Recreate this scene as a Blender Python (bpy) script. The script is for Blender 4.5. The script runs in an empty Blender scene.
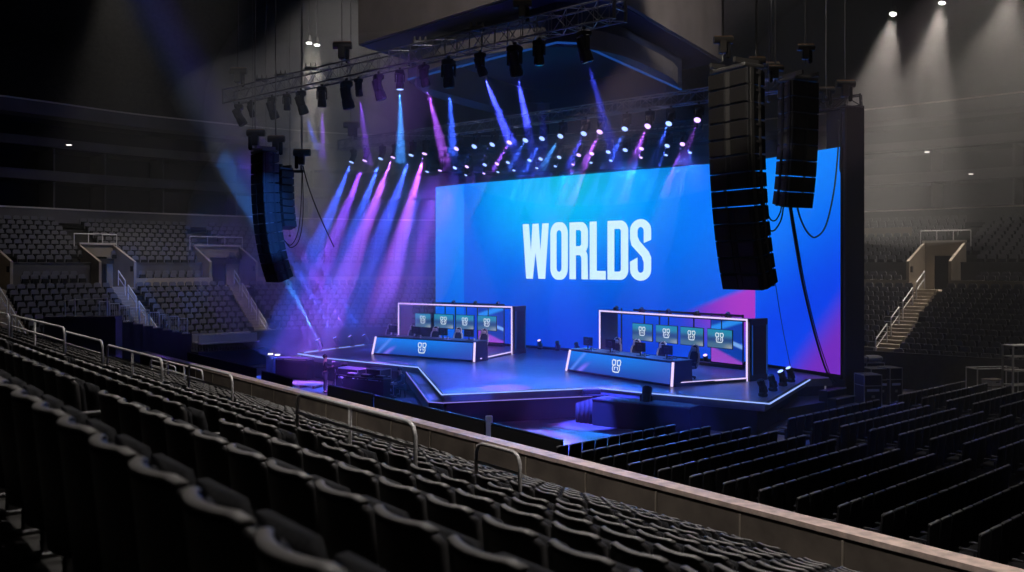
import bpy, bmesh, math, random
from mathutils import Vector, Matrix
random.seed(7)
PI = math.pi
S = bpy.context.scene
COL = S.collection
EYE = 6.0
F = 900.0           # focal length in pixels of the 1024 wide frame
HOR = 265.0         # row of the horizon

# ------------------------------------------------------------------ axes
Uv = Vector((-.759, .651, 0)); Nv = Vector((.651, .759, 0))      # along the stage front / towards the screen
Ev = Vector((-.62, .785, 0)).normalized(); Gv = Vector((.785, .62, 0)).normalized()   # near stand: along rows / down the stand
Rv = Vector((.743, .669, 0)).normalized(); Sv = Vector((.669, -.743, 0)).normalized() # floor chairs: along rows / row to row
def A(u, n, z=0): return Uv*u + Nv*n + Vector((0, 0, z))
def NS(e, g, z=0): return Ev*e + Gv*g + Vector((0, 0, z))
def FS(r, s, z=0): return Rv*r + Sv*s + Vector((0, 0, z))
def at(x, y, d): return Vector(((x-512)/F*d, d, EYE-(y-HOR)/F*d))
def on(x, y, z):
    d = F*(EYE-z)/(y-HOR); return Vector(((x-512)/F*d, d, z))

# ------------------------------------------------------------------ materials
def mat(name, col, rough=.6, metal=0., noise=0., nscale=8., bump=0., spec=None):
    m = bpy.data.materials.new(name); m.use_nodes = True
    nt = m.node_tree; b = nt.nodes['Principled BSDF']
    b.inputs['Base Color'].default_value = (*col, 1)
    b.inputs['Roughness'].default_value = rough; b.inputs['Metallic'].default_value = metal
    if spec is not None: b.inputs['Specular IOR Level'].default_value = spec
    if noise or bump:
        tc = nt.nodes.new('ShaderNodeTexCoord'); n = nt.nodes.new('ShaderNodeTexNoise')
        n.inputs['Scale'].default_value = nscale; n.inputs['Detail'].default_value = 4
        nt.links.new(tc.outputs['Object'], n.inputs['Vector'])
        if noise:
            r = nt.nodes.new('ShaderNodeValToRGB')
            r.color_ramp.elements[0].color = (*[c*(1-noise) for c in col], 1)
            r.color_ramp.elements[1].color = (*[min(1, c*(1+noise)) for c in col], 1)
            r.color_ramp.elements[0].position = .3; r.color_ramp.elements[1].position = .7
            nt.links.new(n.outputs['Fac'], r.inputs['Fac']); nt.links.new(r.outputs['Color'], b.inputs['Base Color'])
        if bump:
            bp = nt.nodes.new('ShaderNodeBump'); bp.inputs['Strength'].default_value = bump; bp.inputs['Distance'].default_value = .02
            nt.links.new(n.outputs['Fac'], bp.inputs['Height']); nt.links.new(bp.outputs['Normal'], b.inputs['Normal'])
    return m
def emat(name, col, strength=1.):
    m = bpy.data.materials.new(name); m.use_nodes = True; nt = m.node_tree; nt.nodes.clear()
    o = nt.nodes.new('ShaderNodeOutputMaterial'); e = nt.nodes.new('ShaderNodeEmission')
    e.inputs['Color'].default_value = (*col, 1); e.inputs['Strength'].default_value = strength
    nt.links.new(e.outputs[0], o.inputs['Surface']); return m
M = {}
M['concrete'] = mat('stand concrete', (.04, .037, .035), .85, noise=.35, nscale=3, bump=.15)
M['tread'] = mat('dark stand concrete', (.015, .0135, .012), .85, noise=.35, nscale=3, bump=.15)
M['ledge'] = mat('ledge capstone', (.62, .48, .41), .6, noise=.25, nscale=5)
M['wallface'] = mat('wall plaster', (.13, .105, .085), .8, noise=.3, nscale=1.5)
M['floor'] = mat('arena floor', (.10, .088, .09), .5, noise=.35, nscale=.6)
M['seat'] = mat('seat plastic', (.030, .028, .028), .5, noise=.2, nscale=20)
M['rim'] = mat('seat cap highlight', (.13, .124, .12), .5, noise=.2, nscale=20)  # paler colour stands in for light caught on the seat back tops
M['pad'] = mat('seat cloth', (.006, .006, .008), .95, noise=.3, nscale=60, bump=.2)
M['fseat'] = mat('floor chair cloth', (.007, .007, .009), .9)
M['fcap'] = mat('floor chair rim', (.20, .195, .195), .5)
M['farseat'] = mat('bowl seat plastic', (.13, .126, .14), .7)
M['steel'] = mat('rail steel', (.50, .48, .47), .5, .2, noise=.15, nscale=30)
M['white_steel'] = mat('painted rail', (.72, .70, .72), .5)
M['truss'] = mat('truss aluminium', (.30, .30, .32), .4, .7)
M['truss_dark'] = mat('black truss', (.05, .05, .06), .45, .6)
M['black'] = mat('black paint', (.012, .012, .014), .55)
M['matte'] = mat('black cloth', (.006, .006, .008), .95)
M['drape'] = mat('black drape', (.012, .012, .016), .8, bump=.3, nscale=3)
M['grille'] = mat('speaker grille', (.018, .0165, .016), .6, noise=.3, nscale=90, bump=.3)
M['cab'] = mat('speaker cabinet', (.045, .045, .048), .5)
M['rig'] = mat('rigging steel', (.22, .21, .20), .4, .7)
M['chain'] = mat('hoist chain', (.26, .25, .25), .45, .6)
M['hoist'] = mat('hoist casing', (.05, .045, .04), .35, .3)
M['hoist_rim'] = mat('hoist motor rim', (.36, .20, .10), .35, .8)
M['cable'] = mat('black cable', (.010, .010, .012), .6)
M['deck'] = mat('stage deck gloss', (.10, .11, .14), .30, noise=.2, nscale=2)
M['skirt'] = mat('stage skirt', (.004, .005, .009), .55)
M['stepdeck'] = mat('stage step', (.05, .055, .08), .5)
M['grey_panel'] = mat('scoreboard panel', (.19, .165, .15), .65, noise=.16, nscale=.7)
M['navy'] = mat('scoreboard navy', (.012, .022, .075), .6)
M['ring'] = mat('scoreboard ring', (.16, .145, .14), .6)
M['roof'] = mat('roof deck', (.03, .03, .032), .9)
M['fascia'] = mat('balcony fascia', (.10, .095, .098), .75, noise=.2, nscale=.5)
M['fascia_cap'] = mat('balcony capstone', (.62, .57, .52), .5)
M['tan'] = mat('concourse wall', (.34, .29, .23), .75, noise=.12, nscale=1)
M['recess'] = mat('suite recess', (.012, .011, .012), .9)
M['frame'] = mat('booth frame', (.02, .021, .028), .4)
M['chair_dark'] = mat('gaming chair black', (.02, .02, .024), .5)
M['chair_light'] = mat('gaming chair pale trim', (.62, .58, .55), .5)
M['case'] = mat('road case', (.02, .02, .035), .45)
M['alu'] = mat('case edging', (.45, .45, .46), .35, .8)
M['skin'] = mat('skin', (.42, .26, .19), .6)
M['cloth'] = mat('dark clothing', (.02, .022, .03), .85)
M['jeans'] = mat('dark trousers', (.03, .035, .05), .9)
M['hair'] = mat('dark hair', (.015, .01, .008), .7)
M['blue_plastic'] = mat('pale blue post', (.62, .72, .95), .5)
M['whitebox'] = mat('white crate', (.5, .48, .44), .6)
M['led_white'] = emat('white led strip', (.62, .72, 1.0), 1.15)
M['led_blue'] = emat('blue white led strip', (.30, .44, 1.0), 1.2)
M['led_step'] = emat('violet led strip', (.32, .26, .95), .75)
M['led_pink'] = emat('pink white led strip', (.80, .62, 1.0), 1.15)
M['trim_blue'] = emat('blue trim light', (.02, .13, .62), .42)
M['lamp_white'] = emat('lamp glass white', (1, .95, .9), 9)
M['lamp_small'] = emat('small white lamp', (1, .95, .88), 1.6)
M['lens_blue'] = emat('lens blue', (.30, .44, 1.0), 2.4)
M['lens_violet'] = emat('lens violet', (.62, .40, 1.0), 2.4)
M['lens_off'] = mat('dark lens', (.01, .01, .02), .08)
M['monitor_led'] = emat('small cyan lamp', (.2, .7, 1), 2)

# ------------------------------------------------------------------ mesh builder
class MB:
    def __init__(s): s.v = []; s.f = []; s.uv = []; s.mi = []
    def face(s, pts, uv=None, mi=0):
        i = len(s.v); s.v += [Vector(p) for p in pts]; s.f.append(tuple(range(i, i+len(pts)))); s.uv.append(uv); s.mi.append(mi)
    def hull(s, verts, faces, mi=0):
        i = len(s.v); s.v += [Vector(p) for p in verts]
        for f in faces: s.f.append(tuple(i+k for k in f)); s.uv.append(None); s.mi.append(mi)
    def box(s, c, size, M4=None, taper=1., mi=0):
        x, y, z = (k/2 for k in size); c = Vector(c)
        vs = []
        for dz, t in ((-z, 1), (z, taper)):
            for dx, dy in ((-x, -y), (x, -y), (x, y), (-x, y)): vs.append(c+Vector((dx*t, dy*t, dz)))
        if M4: vs = [M4 @ p for p in vs]
        s.hull(vs, [(3, 2, 1, 0), (4, 5, 6, 7), (0, 1, 5, 4), (1, 2, 6, 5), (2, 3, 7, 6), (3, 0, 4, 7)], mi)
    def rbox(s, c, size, b=.02, M4=None, mi=0):
        # box with chamfered edges
        x, y, z = (k/2 for k in size); c = Vector(c); b = min(b, x*.9, y*.9, z*.9)
        rings = []
        for zz, i in ((-z, b), (-z+b, 0), (z-b, 0), (z, b)):
            X, Y = x-i, y-i
            rings.append([Vector((px, py, zz))+c for px, py in ((-X+b, -Y), (X-b, -Y), (X, -Y+b), (X, Y-b), (X-b, Y), (-X+b, Y), (-X, Y-b), (-X, -Y+b))])
        s.loft(rings, M4=M4, mi=mi)
    def loft(s, rings, cap=True, M4=None, mi=0):
        n = len(rings[0]); vs = [p for r in rings for p in r]
        if M4: vs = [M4 @ Vector(p) for p in vs]
        fs = []
        for k in range(len(rings)-1):
            for j in range(n):
                a = k*n+j; b = k*n+(j+1) % n
                fs.append((a, b, b+n, a+n))
        if cap:
            fs.append(tuple(reversed(range(n)))); fs.append(tuple(range(len(vs)-n, len(vs))))
        s.hull(vs, fs, mi)
    def cyl(s, p0, p1, r0, r1=None, n=8, mi=0):
        p0, p1 = Vector(p0), Vector(p1); r1 = r0 if r1 is None else r1
        d = (p1-p0).normalized(); a = d.orthogonal().normalized(); b = d.cross(a)
        rings = [[p+(a*math.cos(2*PI*k/n)+b*math.sin(2*PI*k/n))*r for k in range(n)] for p, r in ((p0, r0), (p1, r1))]
        s.loft(rings, mi=mi)
    def tube(s, pts, r, n=6, mi=0):
        pts = [Vector(p) for p in pts]; rings = []; ref = None
        for i, p in enumerate(pts):
            d = (pts[min(i+1, len(pts)-1)]-pts[max(i-1, 0)]).normalized()
            if ref is None: ref = d.orthogonal().normalized()
            a = (ref-d*ref.dot(d))
            a = a.normalized() if a.length > 1e-4 else d.orthogonal().normalized()
            ref = a; b = d.cross(a)
            rings.append([p+(a*math.cos(2*PI*k/n)+b*math.sin(2*PI*k/n))*r for k in range(n)])
        s.loft(rings, mi=mi)
    def prism(s, poly, z0, z1, mi=0):
        n = len(poly); vs = [Vector((p[0], p[1], z0)) for p in poly]+[Vector((p[0], p[1], z1)) for p in poly]
        s.hull(vs, [tuple(reversed(range(n))), tuple(range(n, 2*n))]+[(j, (j+1) % n, (j+1) % n+n, j+n) for j in range(n)], mi)
    def ball(s, c, r, n=10, m=6, sq=(1, 1, 1), mi=0):
        c = Vector(c); rings = []
        for k in range(m+1):
            t = PI*k/m; rr = max(math.sin(t), .02)
            rings.append([c+Vector((r*sq[0]*rr*math.cos(2*PI*j/n), r*sq[1]*rr*math.sin(2*PI*j/n), -r*sq[2]*math.cos(t))) for j in range(n)])
        s.loft(rings, mi=mi)
    def build(s, name, material, parent=None, smooth=False, loc=None):
        me = bpy.data.meshes.new(name); me.from_pydata([tuple(p) for p in s.v], [], s.f)
        for m in (material if isinstance(material, (list, tuple)) else [material]): me.materials.append(m)
        if any(s.mi):
            for p, k in zip(me.polygons, s.mi): p.material_index = k
        if any(s.uv):
            l = me.uv_layers.new(name='UVMap')
            for p, u in zip(me.polygons, s.uv):
                if u:
                    for li, c in zip(p.loop_indices, u): l.data[li].uv = c
        if smooth:
            for p in me.polygons: p.use_smooth = True
        o = bpy.data.objects.new(name, me); COL.objects.link(o)
        if parent: o.parent = parent
        if loc is not None: o.location = loc
        return o
def tag(o, label, cat, group=None, kind=None):
    if label: o['label'] = label
    if cat: o['category'] = cat
    if group: o['group'] = group
    if kind: o['kind'] = kind
    return o
def thing(name, label, cat, loc=(0, 0, 0), rz=0, group=None):
    o = bpy.data.objects.new(name, None); COL.objects.link(o); o.empty_display_size = .1
    o.location = loc; o.rotation_euler = (0, 0, rz)
    return tag(o, label, cat, group)
def struct(o, label=None, cat=None): 
    o['kind'] = 'structure'
    if label: o['label'] = label
    return o
def copy_tree(o, parent=None):
    c = o.copy(); COL.objects.link(c)
    if parent is not None: c.parent = parent
    for ch in KIDS.get(o, []): copy_tree(ch, c)
    return c
KIDS = {}
def index_kids(o):
    KIDS[o] = [x for x in bpy.data.objects if x.parent == o]
    for k in KIDS[o]: index_kids(k)
def ordw(n):
    a = 'zeroth first second third fourth fifth sixth seventh eighth ninth tenth eleventh twelfth thirteenth fourteenth fifteenth sixteenth seventeenth eighteenth nineteenth'.split()
    if n < 20: return a[n]
    t = {2: 'twent', 3: 'thirt', 4: 'fort', 5: 'fift', 6: 'sixt', 7: 'sevent', 8: 'eight', 9: 'ninet'}[n//10]
    return t+'ieth' if n % 10 == 0 else t+'y-'+a[n % 10]
def rotz(v): return math.atan2(v[1], v[0])
def frame(o, xdir, zdir=Vector((0, 0, 1))):
    x = Vector(xdir).normalized(); z = Vector(zdir).normalized(); y = z.cross(x)
    return Matrix(((x.x, y.x, z.x, o[0]), (x.y, y.y, z.y, o[1]), (x.z, y.z, z.z, o[2]), (0, 0, 0, 1)))

# ================================================================== camera
cam = bpy.data.cameras.new('camera'); co = bpy.data.objects.new('camera', cam); COL.objects.link(co)
co.location = (0, 0, EYE); co.rotation_euler = (PI/2, 0, 0)
cam.sensor_width = 36; cam.lens = 36*F/1024; cam.shift_y = -(286-HOR)/1024
cam.dof.use_dof = True; cam.dof.focus_distance = 36; cam.dof.aperture_fstop = 2.0
cam.clip_end = 400
S.camera = co
def project(p):
    if p.y < .2: return None
    return 512+F*p.x/p.y, HOR-F*(p.z-EYE)/p.y

# ================================================================== the setting
b = MB(); b.face([(-90, -25, 0), (70, -25, 0), (70, 130, 0), (-90, 130, 0)])
struct(b.build('floor', M['floor']))
b = MB(); b.box(A(20, 25, 34.5), (220, 220, 1))
struct(b.build('ceiling', M['roof']))
# walls of the hall behind the upper tiers
b = MB(); b.box(A(20, 100, 17), (150, .6, 34), None); 
for v in b.v: v -= Vector((0, 0, 0))
def wall_box(name, c, xdir, size, m):
    q = MB(); q.box((0, 0, 0), size); o = q.build(name, m); o.matrix_world = frame(c, xdir); return struct(o)
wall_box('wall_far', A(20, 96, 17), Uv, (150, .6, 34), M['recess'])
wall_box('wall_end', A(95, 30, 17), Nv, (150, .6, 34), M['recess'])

def spline(pts, n):
    out = []; P = [pts[0]]+list(pts)+[pts[-1]]
    for i in range(1, len(P)-2):
        for k in range(n):
            t = k/n
            out.append(tuple(.5*((2*P[i][c])+(-P[i-1][c]+P[i+1][c])*t+(2*P[i-1][c]-5*P[i][c]+4*P[i+1][c]-P[i+2][c])*t*t+(-P[i-1][c]+3*P[i][c]-3*P[i+1][c]+P[i+2][c])*t**3) for c in (0, 1)))
    out.append(tuple(pts[-1])); return out
INN = spline([(51, -12), (51, 0), (51, 12), (51, 24), (50.5, 33), (47, 41), (38, 45.4), (24, 45.4), (10, 45.4), (-5, 45.4), (-20, 45.4)], 8)
OUT = spline([(64, -12), (64, 0), (64, 12), (64, 24), (64, 34.5), (59.5, 50), (45, 62), (24.5, 66), (10, 66), (-5, 66), (-20, 66)], 8)
NST = len(INN)
VOM = [('end', 51, 19.8), ('end', 51, 27.3), ('end', 51, 35.3), ('far', 15.4, 45.4)]     # where each stair starts
def stair_axis(kind, u, n):
    # point and direction (outward, horizontal) of a stair at a float station
    best = None
    for i in range(NST-1):
        for t in [x/20 for x in range(20)]:
            p = (INN[i][0]*(1-t)+INN[i+1][0]*t, INN[i][1]*(1-t)+INN[i+1][1]*t); q = (OUT[i][0]*(1-t)+OUT[i+1][0]*t, OUT[i][1]*(1-t)+OUT[i+1][1]*t)
            m = (p[0]+(q[0]-p[0])*.45, p[1]+(q[1]-p[1])*.45)
            dd = (m[1]-n)**2 if kind == 'end' and i < 48 else (m[0]-u)**2 if kind == 'far' and i > 48 else 1e9
            if best is None or dd < best[0]: best = (dd, p, q, i+t)
    return best[1], best[2], best[3]
STAIRS = [stair_axis(k, u, n) for k, u, n in VOM]
HWS = (1.05, 1.05, 1.6, 1.05)
GAPS = []
for st_, hw_ in zip(STAIRS, HWS):
    i_ = int(st_[2]); L_ = math.hypot(INN[i_][0]-INN[i_+1][0], INN[i_][1]-INN[i_+1][1])*.55+math.hypot(OUT[i_][0]-OUT[i_+1][0], OUT[i_][1]-OUT[i_+1][1])*.45
    GAPS.append((st_[2]-(hw_+.08)/L_, st_[2]+(hw_+.08)/L_))
TS = sorted(set([float(i) for i in range(NST)]+[g for gp_ in GAPS for g in gp_]))
SPLIT = 48.0
def lerp2(P_, t):
    i = min(int(t), NST-2); k = t-i
    return (P_[i][0]*(1-k)+P_[i+1][0]*k, P_[i][1]*(1-k)+P_[i+1][1]*k)
def bowl(t, f, z):
    a, c = lerp2(INN, t), lerp2(OUT, t)
    if f <= 1: u, n = a[0]+(c[0]-a[0])*f, a[1]+(c[1]-a[1])*f
    else:
        L = math.hypot(c[0]-a[0], c[1]-a[1]); k = (f-1)/L     # beyond the ledge f-1 counts metres
        u, n = c[0]+(c[0]-a[0])*k, c[1]+(c[1]-a[1])*k
    return A(u, n, z)
def strip(mb, f0, z0, f1, z1, i0=0, i1=NST-1, mi=0, gap=False):
    for t0, t1 in zip(TS[:-1], TS[1:]):
        if t0 < i0-1e-6 or t1 > i1+1e-6: continue
        if gap and any(g0-1e-6 <= t0 and t1 <= g1+1e-6 for g0, g1 in GAPS): continue
        mb.face([bowl(t0, f0, z0), bowl(t1, f0, z0), bowl(t1, f1, z1), bowl(t0, f1, z1)], mi=mi)
def band(mb, f0, z0, f1, z1, i0=0, i1=NST-1, mi=0, gap=False):
    # closed band between two offsets and two heights
    strip(mb, f0, z0, f0, z1, i0, i1, mi, gap); strip(mb, f0, z1, f1, z1, i0, i1, mi, gap); strip(mb, f1, z1, f1, z0, i0, i1, mi, gap); strip(mb, f1, z0, f0, z0, i0, i1, mi, gap)
def nearest_station(u, n):
    return min(range(NST), key=lambda i: (INN[i][0]-u)**2+(INN[i][1]-n)**2)
def nearest_station(u, n):
    return min(range(NST), key=lambda i: (INN[i][0]-u)**2+(INN[i][1]-n)**2)
def tier_rows(n_low, n_up):
    low = [(.015+.40*k/n_low, .40/n_low, 1.0+3.35*k/n_low) for k in range(n_low)]
    mid = [(.45, .035, 4.55), (.485, .035, 4.75)]
    up = [(.54+.45*k/n_up, .45/n_up, 5.75+3.0*k/n_up) for k in range(n_up)]
    return low, mid, up
SECTIONS = [(0.0, SPLIT, tier_rows(10, 9)), (SPLIT, float(NST-1), tier_rows(14, 12))]     # end of the hall, far side
b = MB()
strip(b, 0, 0, 0, 1.75)                               # front wall of the bowl
strip(b, .006, 1.75, .006, 1.0); strip(b, 0, 1.75, .006, 1.75)
for t0_, t1_, (low, mid, up) in SECTIONS:
    pz = 1.0; pf = .006
    for f, w, z in low+mid+up:
        gp_ = .425 < f < .60
        if pf < f-1e-6: strip(b, pf, pz, f, pz, t0_, t1_, 0, gp_)
        strip(b, f, pz, f, z, t0_, t1_, 0, gp_); strip(b, f, z, f+w, z, t0_, t1_, 0, gp_); pf, pz = f+w, z
    strip(b, pf, pz, 1.0, pz, t0_, t1_)
struct(b.build('floor_bowl', M['concrete']))
b = MB(); band(b, .418, 4.2, .428, 5.14, nearest_station(51, 26.5), NST-1, 0, True); struct(b.build('trim_1', M['tan']))                # low parapet half way up
b = MB(); band(b, .522, 4.6, .532, 6.1, 0, NST-1, 0, True); struct(b.build('wall_crosswalk', M['fascia']))
b = MB(); band(b, .519, 6.1, .534, 6.17, 0, NST-1, 0, True); struct(b.build('trim_2', M['fascia']))
b = MB(); band(b, 1.0, 8.9, 1.0+.35, 9.82); struct(b.build('wall_ledge', M['fascia']))
b = MB(); band(b, 1.0-.004, 9.82, 1.0+.4, 9.92); struct(b.build('trim_3', M['fascia_cap']))
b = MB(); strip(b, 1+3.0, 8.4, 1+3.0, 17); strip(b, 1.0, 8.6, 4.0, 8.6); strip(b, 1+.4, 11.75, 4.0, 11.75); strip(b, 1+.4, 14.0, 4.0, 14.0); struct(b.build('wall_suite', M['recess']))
b = MB(); band(b, 1.0, 11.8, 1.35, 12.4); struct(b.build('trim_4', M['fascia']))
b = MB(); band(b, 1.0, 14.1, 1.35, 14.7); struct(b.build('trim_5', M['fascia']))
b = MB(); band(b, .995, 12.4, 1.3, 12.46); struct(b.build('trim_6', M['fascia']))
b = MB(); band(b, .9, 16.0, 1.4, 16.85); struct(b.build('wall_balcony', M['fascia']))
b = MB(); band(b, .896, 16.85, 1.5, 16.95); struct(b.build('trim_7', M['fascia_cap']))
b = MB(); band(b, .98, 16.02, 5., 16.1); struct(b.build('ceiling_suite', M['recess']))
# upper tier behind the balcony
b = MB(); pf, pz = 1.4, 16.4
for k in range(16):
    f = 1.6+.9*k; z = 16.6+.55*k
    strip(b, pf, pz, f, pz); strip(b, f, pz, f, z); pf, pz = f, z
strip(b, pf, pz, pf+4, pz); strip(b, pf+4, pz, pf+4, 34)
struct(b.build('floor_upper_tier', M['concrete']))
# dark openings of the suites: partition fins give the recess its rhythm
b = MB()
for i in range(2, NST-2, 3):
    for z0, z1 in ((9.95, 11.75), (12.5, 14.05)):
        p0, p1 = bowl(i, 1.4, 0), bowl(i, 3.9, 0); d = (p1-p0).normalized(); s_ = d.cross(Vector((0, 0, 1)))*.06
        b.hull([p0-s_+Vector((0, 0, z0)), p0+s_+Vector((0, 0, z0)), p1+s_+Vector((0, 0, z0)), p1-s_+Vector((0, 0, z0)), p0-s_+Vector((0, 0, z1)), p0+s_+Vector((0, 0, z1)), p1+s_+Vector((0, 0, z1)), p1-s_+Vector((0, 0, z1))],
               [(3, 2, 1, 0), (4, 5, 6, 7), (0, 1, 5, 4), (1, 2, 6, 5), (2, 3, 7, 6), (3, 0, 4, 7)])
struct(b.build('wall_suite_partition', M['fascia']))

# ------------------------------------------------------------------ stairs through the bowl and their portals
PLACE = ['the stair at the dark end', 'the second stair from the dark end', 'the stair near the hanging speakers', 'the lit stair by the masking wall']
def bowl_pt(st, f, z):
    p, q, _ = st; return A(p[0]+(q[0]-p[0])*f, p[1]+(q[1]-p[1])*f, z)
for si, st in enumerate(STAIRS):
    o0 = bowl_pt(st, .43, 0); d = (bowl_pt(st, .6, 0)-o0); d.normalize(); side = d.cross(Vector((0, 0, 1)))
    run = (bowl_pt(st, 1, 0)-bowl_pt(st, 0, 0)).length
    P = lambda s, f, z: bowl_pt(st, f, z)+side*s
    HW = HWS[si]
    vt = thing('vomitory', ['plain concrete stair portal at the dark far edge of the end bowl', 'pale concrete stair portal in the end bowl with one bright inner wall', 'concrete stair portal with a doorway beside the hanging speakers', 'tan concrete stair portal with dark doorway beside the stage wall'][si], 'stair portal', (0, 0, 0), 0, None)
    fb = .43+3.4/run*.9
    for sgn in (-1, 1):
        q = MB(); a, c = HW*sgn, HW*sgn; w = .16*sgn
        pts = [P(a, .43, 4.3), P(c, fb, 4.3), P(c, fb, 7.35), P(a, .43, 6.22)]
        pts2 = [P(a+w, .43, 4.3), P(c+w, fb, 4.3), P(c+w, fb, 7.35), P(a+w, .43, 6.22)]
        q.hull(pts+pts2, [(0, 1, 2, 3), (7, 6, 5, 4), (0, 4, 5, 1), (1, 5, 6, 2), (2, 6, 7, 3), (3, 7, 4, 0)])
        q.build('side_wall', M['tan'], vt)
    q = MB(); 
    for x0, x1, z0, z1 in ((-HW, HW, 6.55, 7.35), (-HW, -.55, 4.3, 6.55), (.65, HW, 4.3, 6.55)):
        c0 = P((x0+x1)/2, fb, (z0+z1)/2); q.box((0, 0, 0), (abs(x1-x0), .15, z1-z0), frame(c0, side))
    q.build('back_wall', M['tan'], vt)
    q = MB(); q.box((0, 0, 0), (1.4, .1, 2.3), frame(P(.05, fb+.02, 5.45), side)); q.build('doorway', M['recess'], vt)
    q = MB(); q.box((0, 0, 0), (HW*2, (fb-.40)*run, .12), frame(P(0, (fb+.41)/2, 4.48), side)); q.build('landing', M['tan'], vt)
    q = MB(); q.box((0, 0, 0), (HW*2+.3, .4, .12), frame(P(0, fb, 7.41), side)); q.build('capstone', M['fascia_cap'], vt)
    q = MB(); q.box((0, 0, 0), (.35, .04, .35), frame(P((HW-.02)*(1 if si != 3 else -1), .45, 5.75), d)); q.build('sign_plate', M['recess'], vt)
    # light stair treads down to the floor wall
    sp = thing('bowl_stair', 'flight of pale concrete steps below '+['the dark far portal', 'the bright walled portal', 'the portal beside the hanging speakers', 'the tan portal by the stage wall'][si], 'steps', (0, 0, 0))
    q = MB(); nn = 20
    for k in range(nn):
        f0 = .02+.40*k/nn; z = 1.0+3.55*(k+1)/nn
        q.box((0, 0, 0), (1.15, .40*run/nn*1.02, .12), frame(P(0, f0+.01, z), side))
        q.box((0, 0, 0), (1.15, .05, .2), frame(P(0, f0+.002, z-.12), side))
    q.build('stair_tread', M['tan'], sp)
    for hk, (f0, f1) in enumerate(((.03, .11), (.14, .20), (.23, .31), (.34, .41))):
        z0, z1 = 1.05+3.55*f0/.4, 1.05+3.55*f1/.4
        h = thing('stair_handrail', f'pale handrail, {ordw(hk+1)} from the bottom on {PLACE[si]}', 'handrail')
        a, c = P(-.1, f0, z0), P(-.1, f1, z1); up = Vector((0, 0, .95))
        q = MB(); q.tube([a+up, c+up], .035); q.build('top_rail', M['white_steel'], h)
        q = MB(); q.tube([a+up*.55, c+up*.55], .025); q.build('mid_rail', M['white_steel'], h)
        for pp in (a, c): q = MB(); q.tube([pp, pp+up], .035); q.build('post', M['white_steel'], h)
    # short guard rail on top of the portal
    h = thing('portal_rail', 'pale guard rail standing on top of '+['the dark far portal', 'the bright walled portal', 'the portal beside the hanging speakers', 'the tan portal by the stage wall'][si], 'guard rail')
    a, c = P(-HW-.35, fb+.01, 7.1), P(HW+.35, fb+.01, 7.1); up = Vector((0, 0, .95))
    q = MB(); q.tube([a+up, c+up], .035); q.build('top_rail', M['white_steel'], h)
    for t in (0, .33, .66, 1): q = MB(); pp = a.lerp(c, t); q.tube([pp, pp+up], .03); q.build('post', M['white_steel'], h)
# low parapet on the far stand beside the lit portal
b = MB(); i0, i1 = nearest_station(28, 45.4), nearest_station(18.5, 45.4)
band(b, .80, 7.6, .815, 8.5, i0, i1); struct(b.build('trim_8', M['tan']))

# ------------------------------------------------------------------ seats of the far bowl (beyond counting) go into one mesh with the far seats of the near stand
SEATING = MB()
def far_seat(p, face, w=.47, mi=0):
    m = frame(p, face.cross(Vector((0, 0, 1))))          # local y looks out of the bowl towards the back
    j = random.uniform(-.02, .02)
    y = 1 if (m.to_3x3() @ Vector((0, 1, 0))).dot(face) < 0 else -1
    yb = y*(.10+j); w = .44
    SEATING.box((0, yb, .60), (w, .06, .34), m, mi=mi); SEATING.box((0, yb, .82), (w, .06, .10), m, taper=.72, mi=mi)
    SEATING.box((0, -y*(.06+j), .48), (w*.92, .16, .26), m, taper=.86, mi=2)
def seat_row(f, z, upper=False, lo=0, hi=NST-1, step=.56):
    pts = [bowl(i, f, z) for i in range(lo, hi+1)]
    acc = 0; nxt = .3+step*.5*(round(f*1000) % 2 if lo == 0 else round(z/.239) % 2)
    for i in range(len(pts)-1):
        L = (pts[i+1]-pts[i]).length
        while nxt < acc+L:
            p = pts[i].lerp(pts[i+1], (nxt-acc)/L); nxt += step
            pr = project(p)
            if pr is None or not (-12 < pr[0] < 1036): continue
            if 470 < pr[0] < 830: continue                 # hidden by the stage screens
            ok = True
            for st in STAIRS:
                c = bowl_pt(st, f, z); wd = .85 if f < .43 else (2.0 if f < .62 else .8)
                if (p-c).length < wd: ok = False
            if not ok: continue
            q = bowl(lo+i, f-.1, z); face = (q-bowl(lo+i, f, z)); face.z = 0; face.normalize()
            far_seat(p, face)
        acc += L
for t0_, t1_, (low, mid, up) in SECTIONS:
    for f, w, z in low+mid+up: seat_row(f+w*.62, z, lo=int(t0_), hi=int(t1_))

# ================================================================== the near stand
def cap_z(g): return EYE-.31-.34*g
PITCH = .93
KG = [1.0+PITCH*k for k in range(-2, 13)]
E0, E1 = -8.0, 46.0
AISLES = [(7.5, 8.45), (16.7, 17.6), (27.0, 28.0), (36.5, 37.5)]
b = MB()
prev = None
for g in KG:
    z = cap_z(g)-.93; g0, g1 = g-.40, g-.40+PITCH
    if prev is not None: b.face([NS(E0, g0, prev), NS(E1, g0, prev), NS(E1, g0, z), NS(E0, g0, z)])
    b.face([NS(E0, g0, z), NS(E0, g1, z), NS(E1, g1, z), NS(E1, g0, z)]); prev = z
b.face([NS(E0, g1, prev), NS(E1, g1, prev), NS(E1, g1, 0), NS(E0, g1, 0)])
struct(b.build('floor_near_stand', M['tread']))
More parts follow.
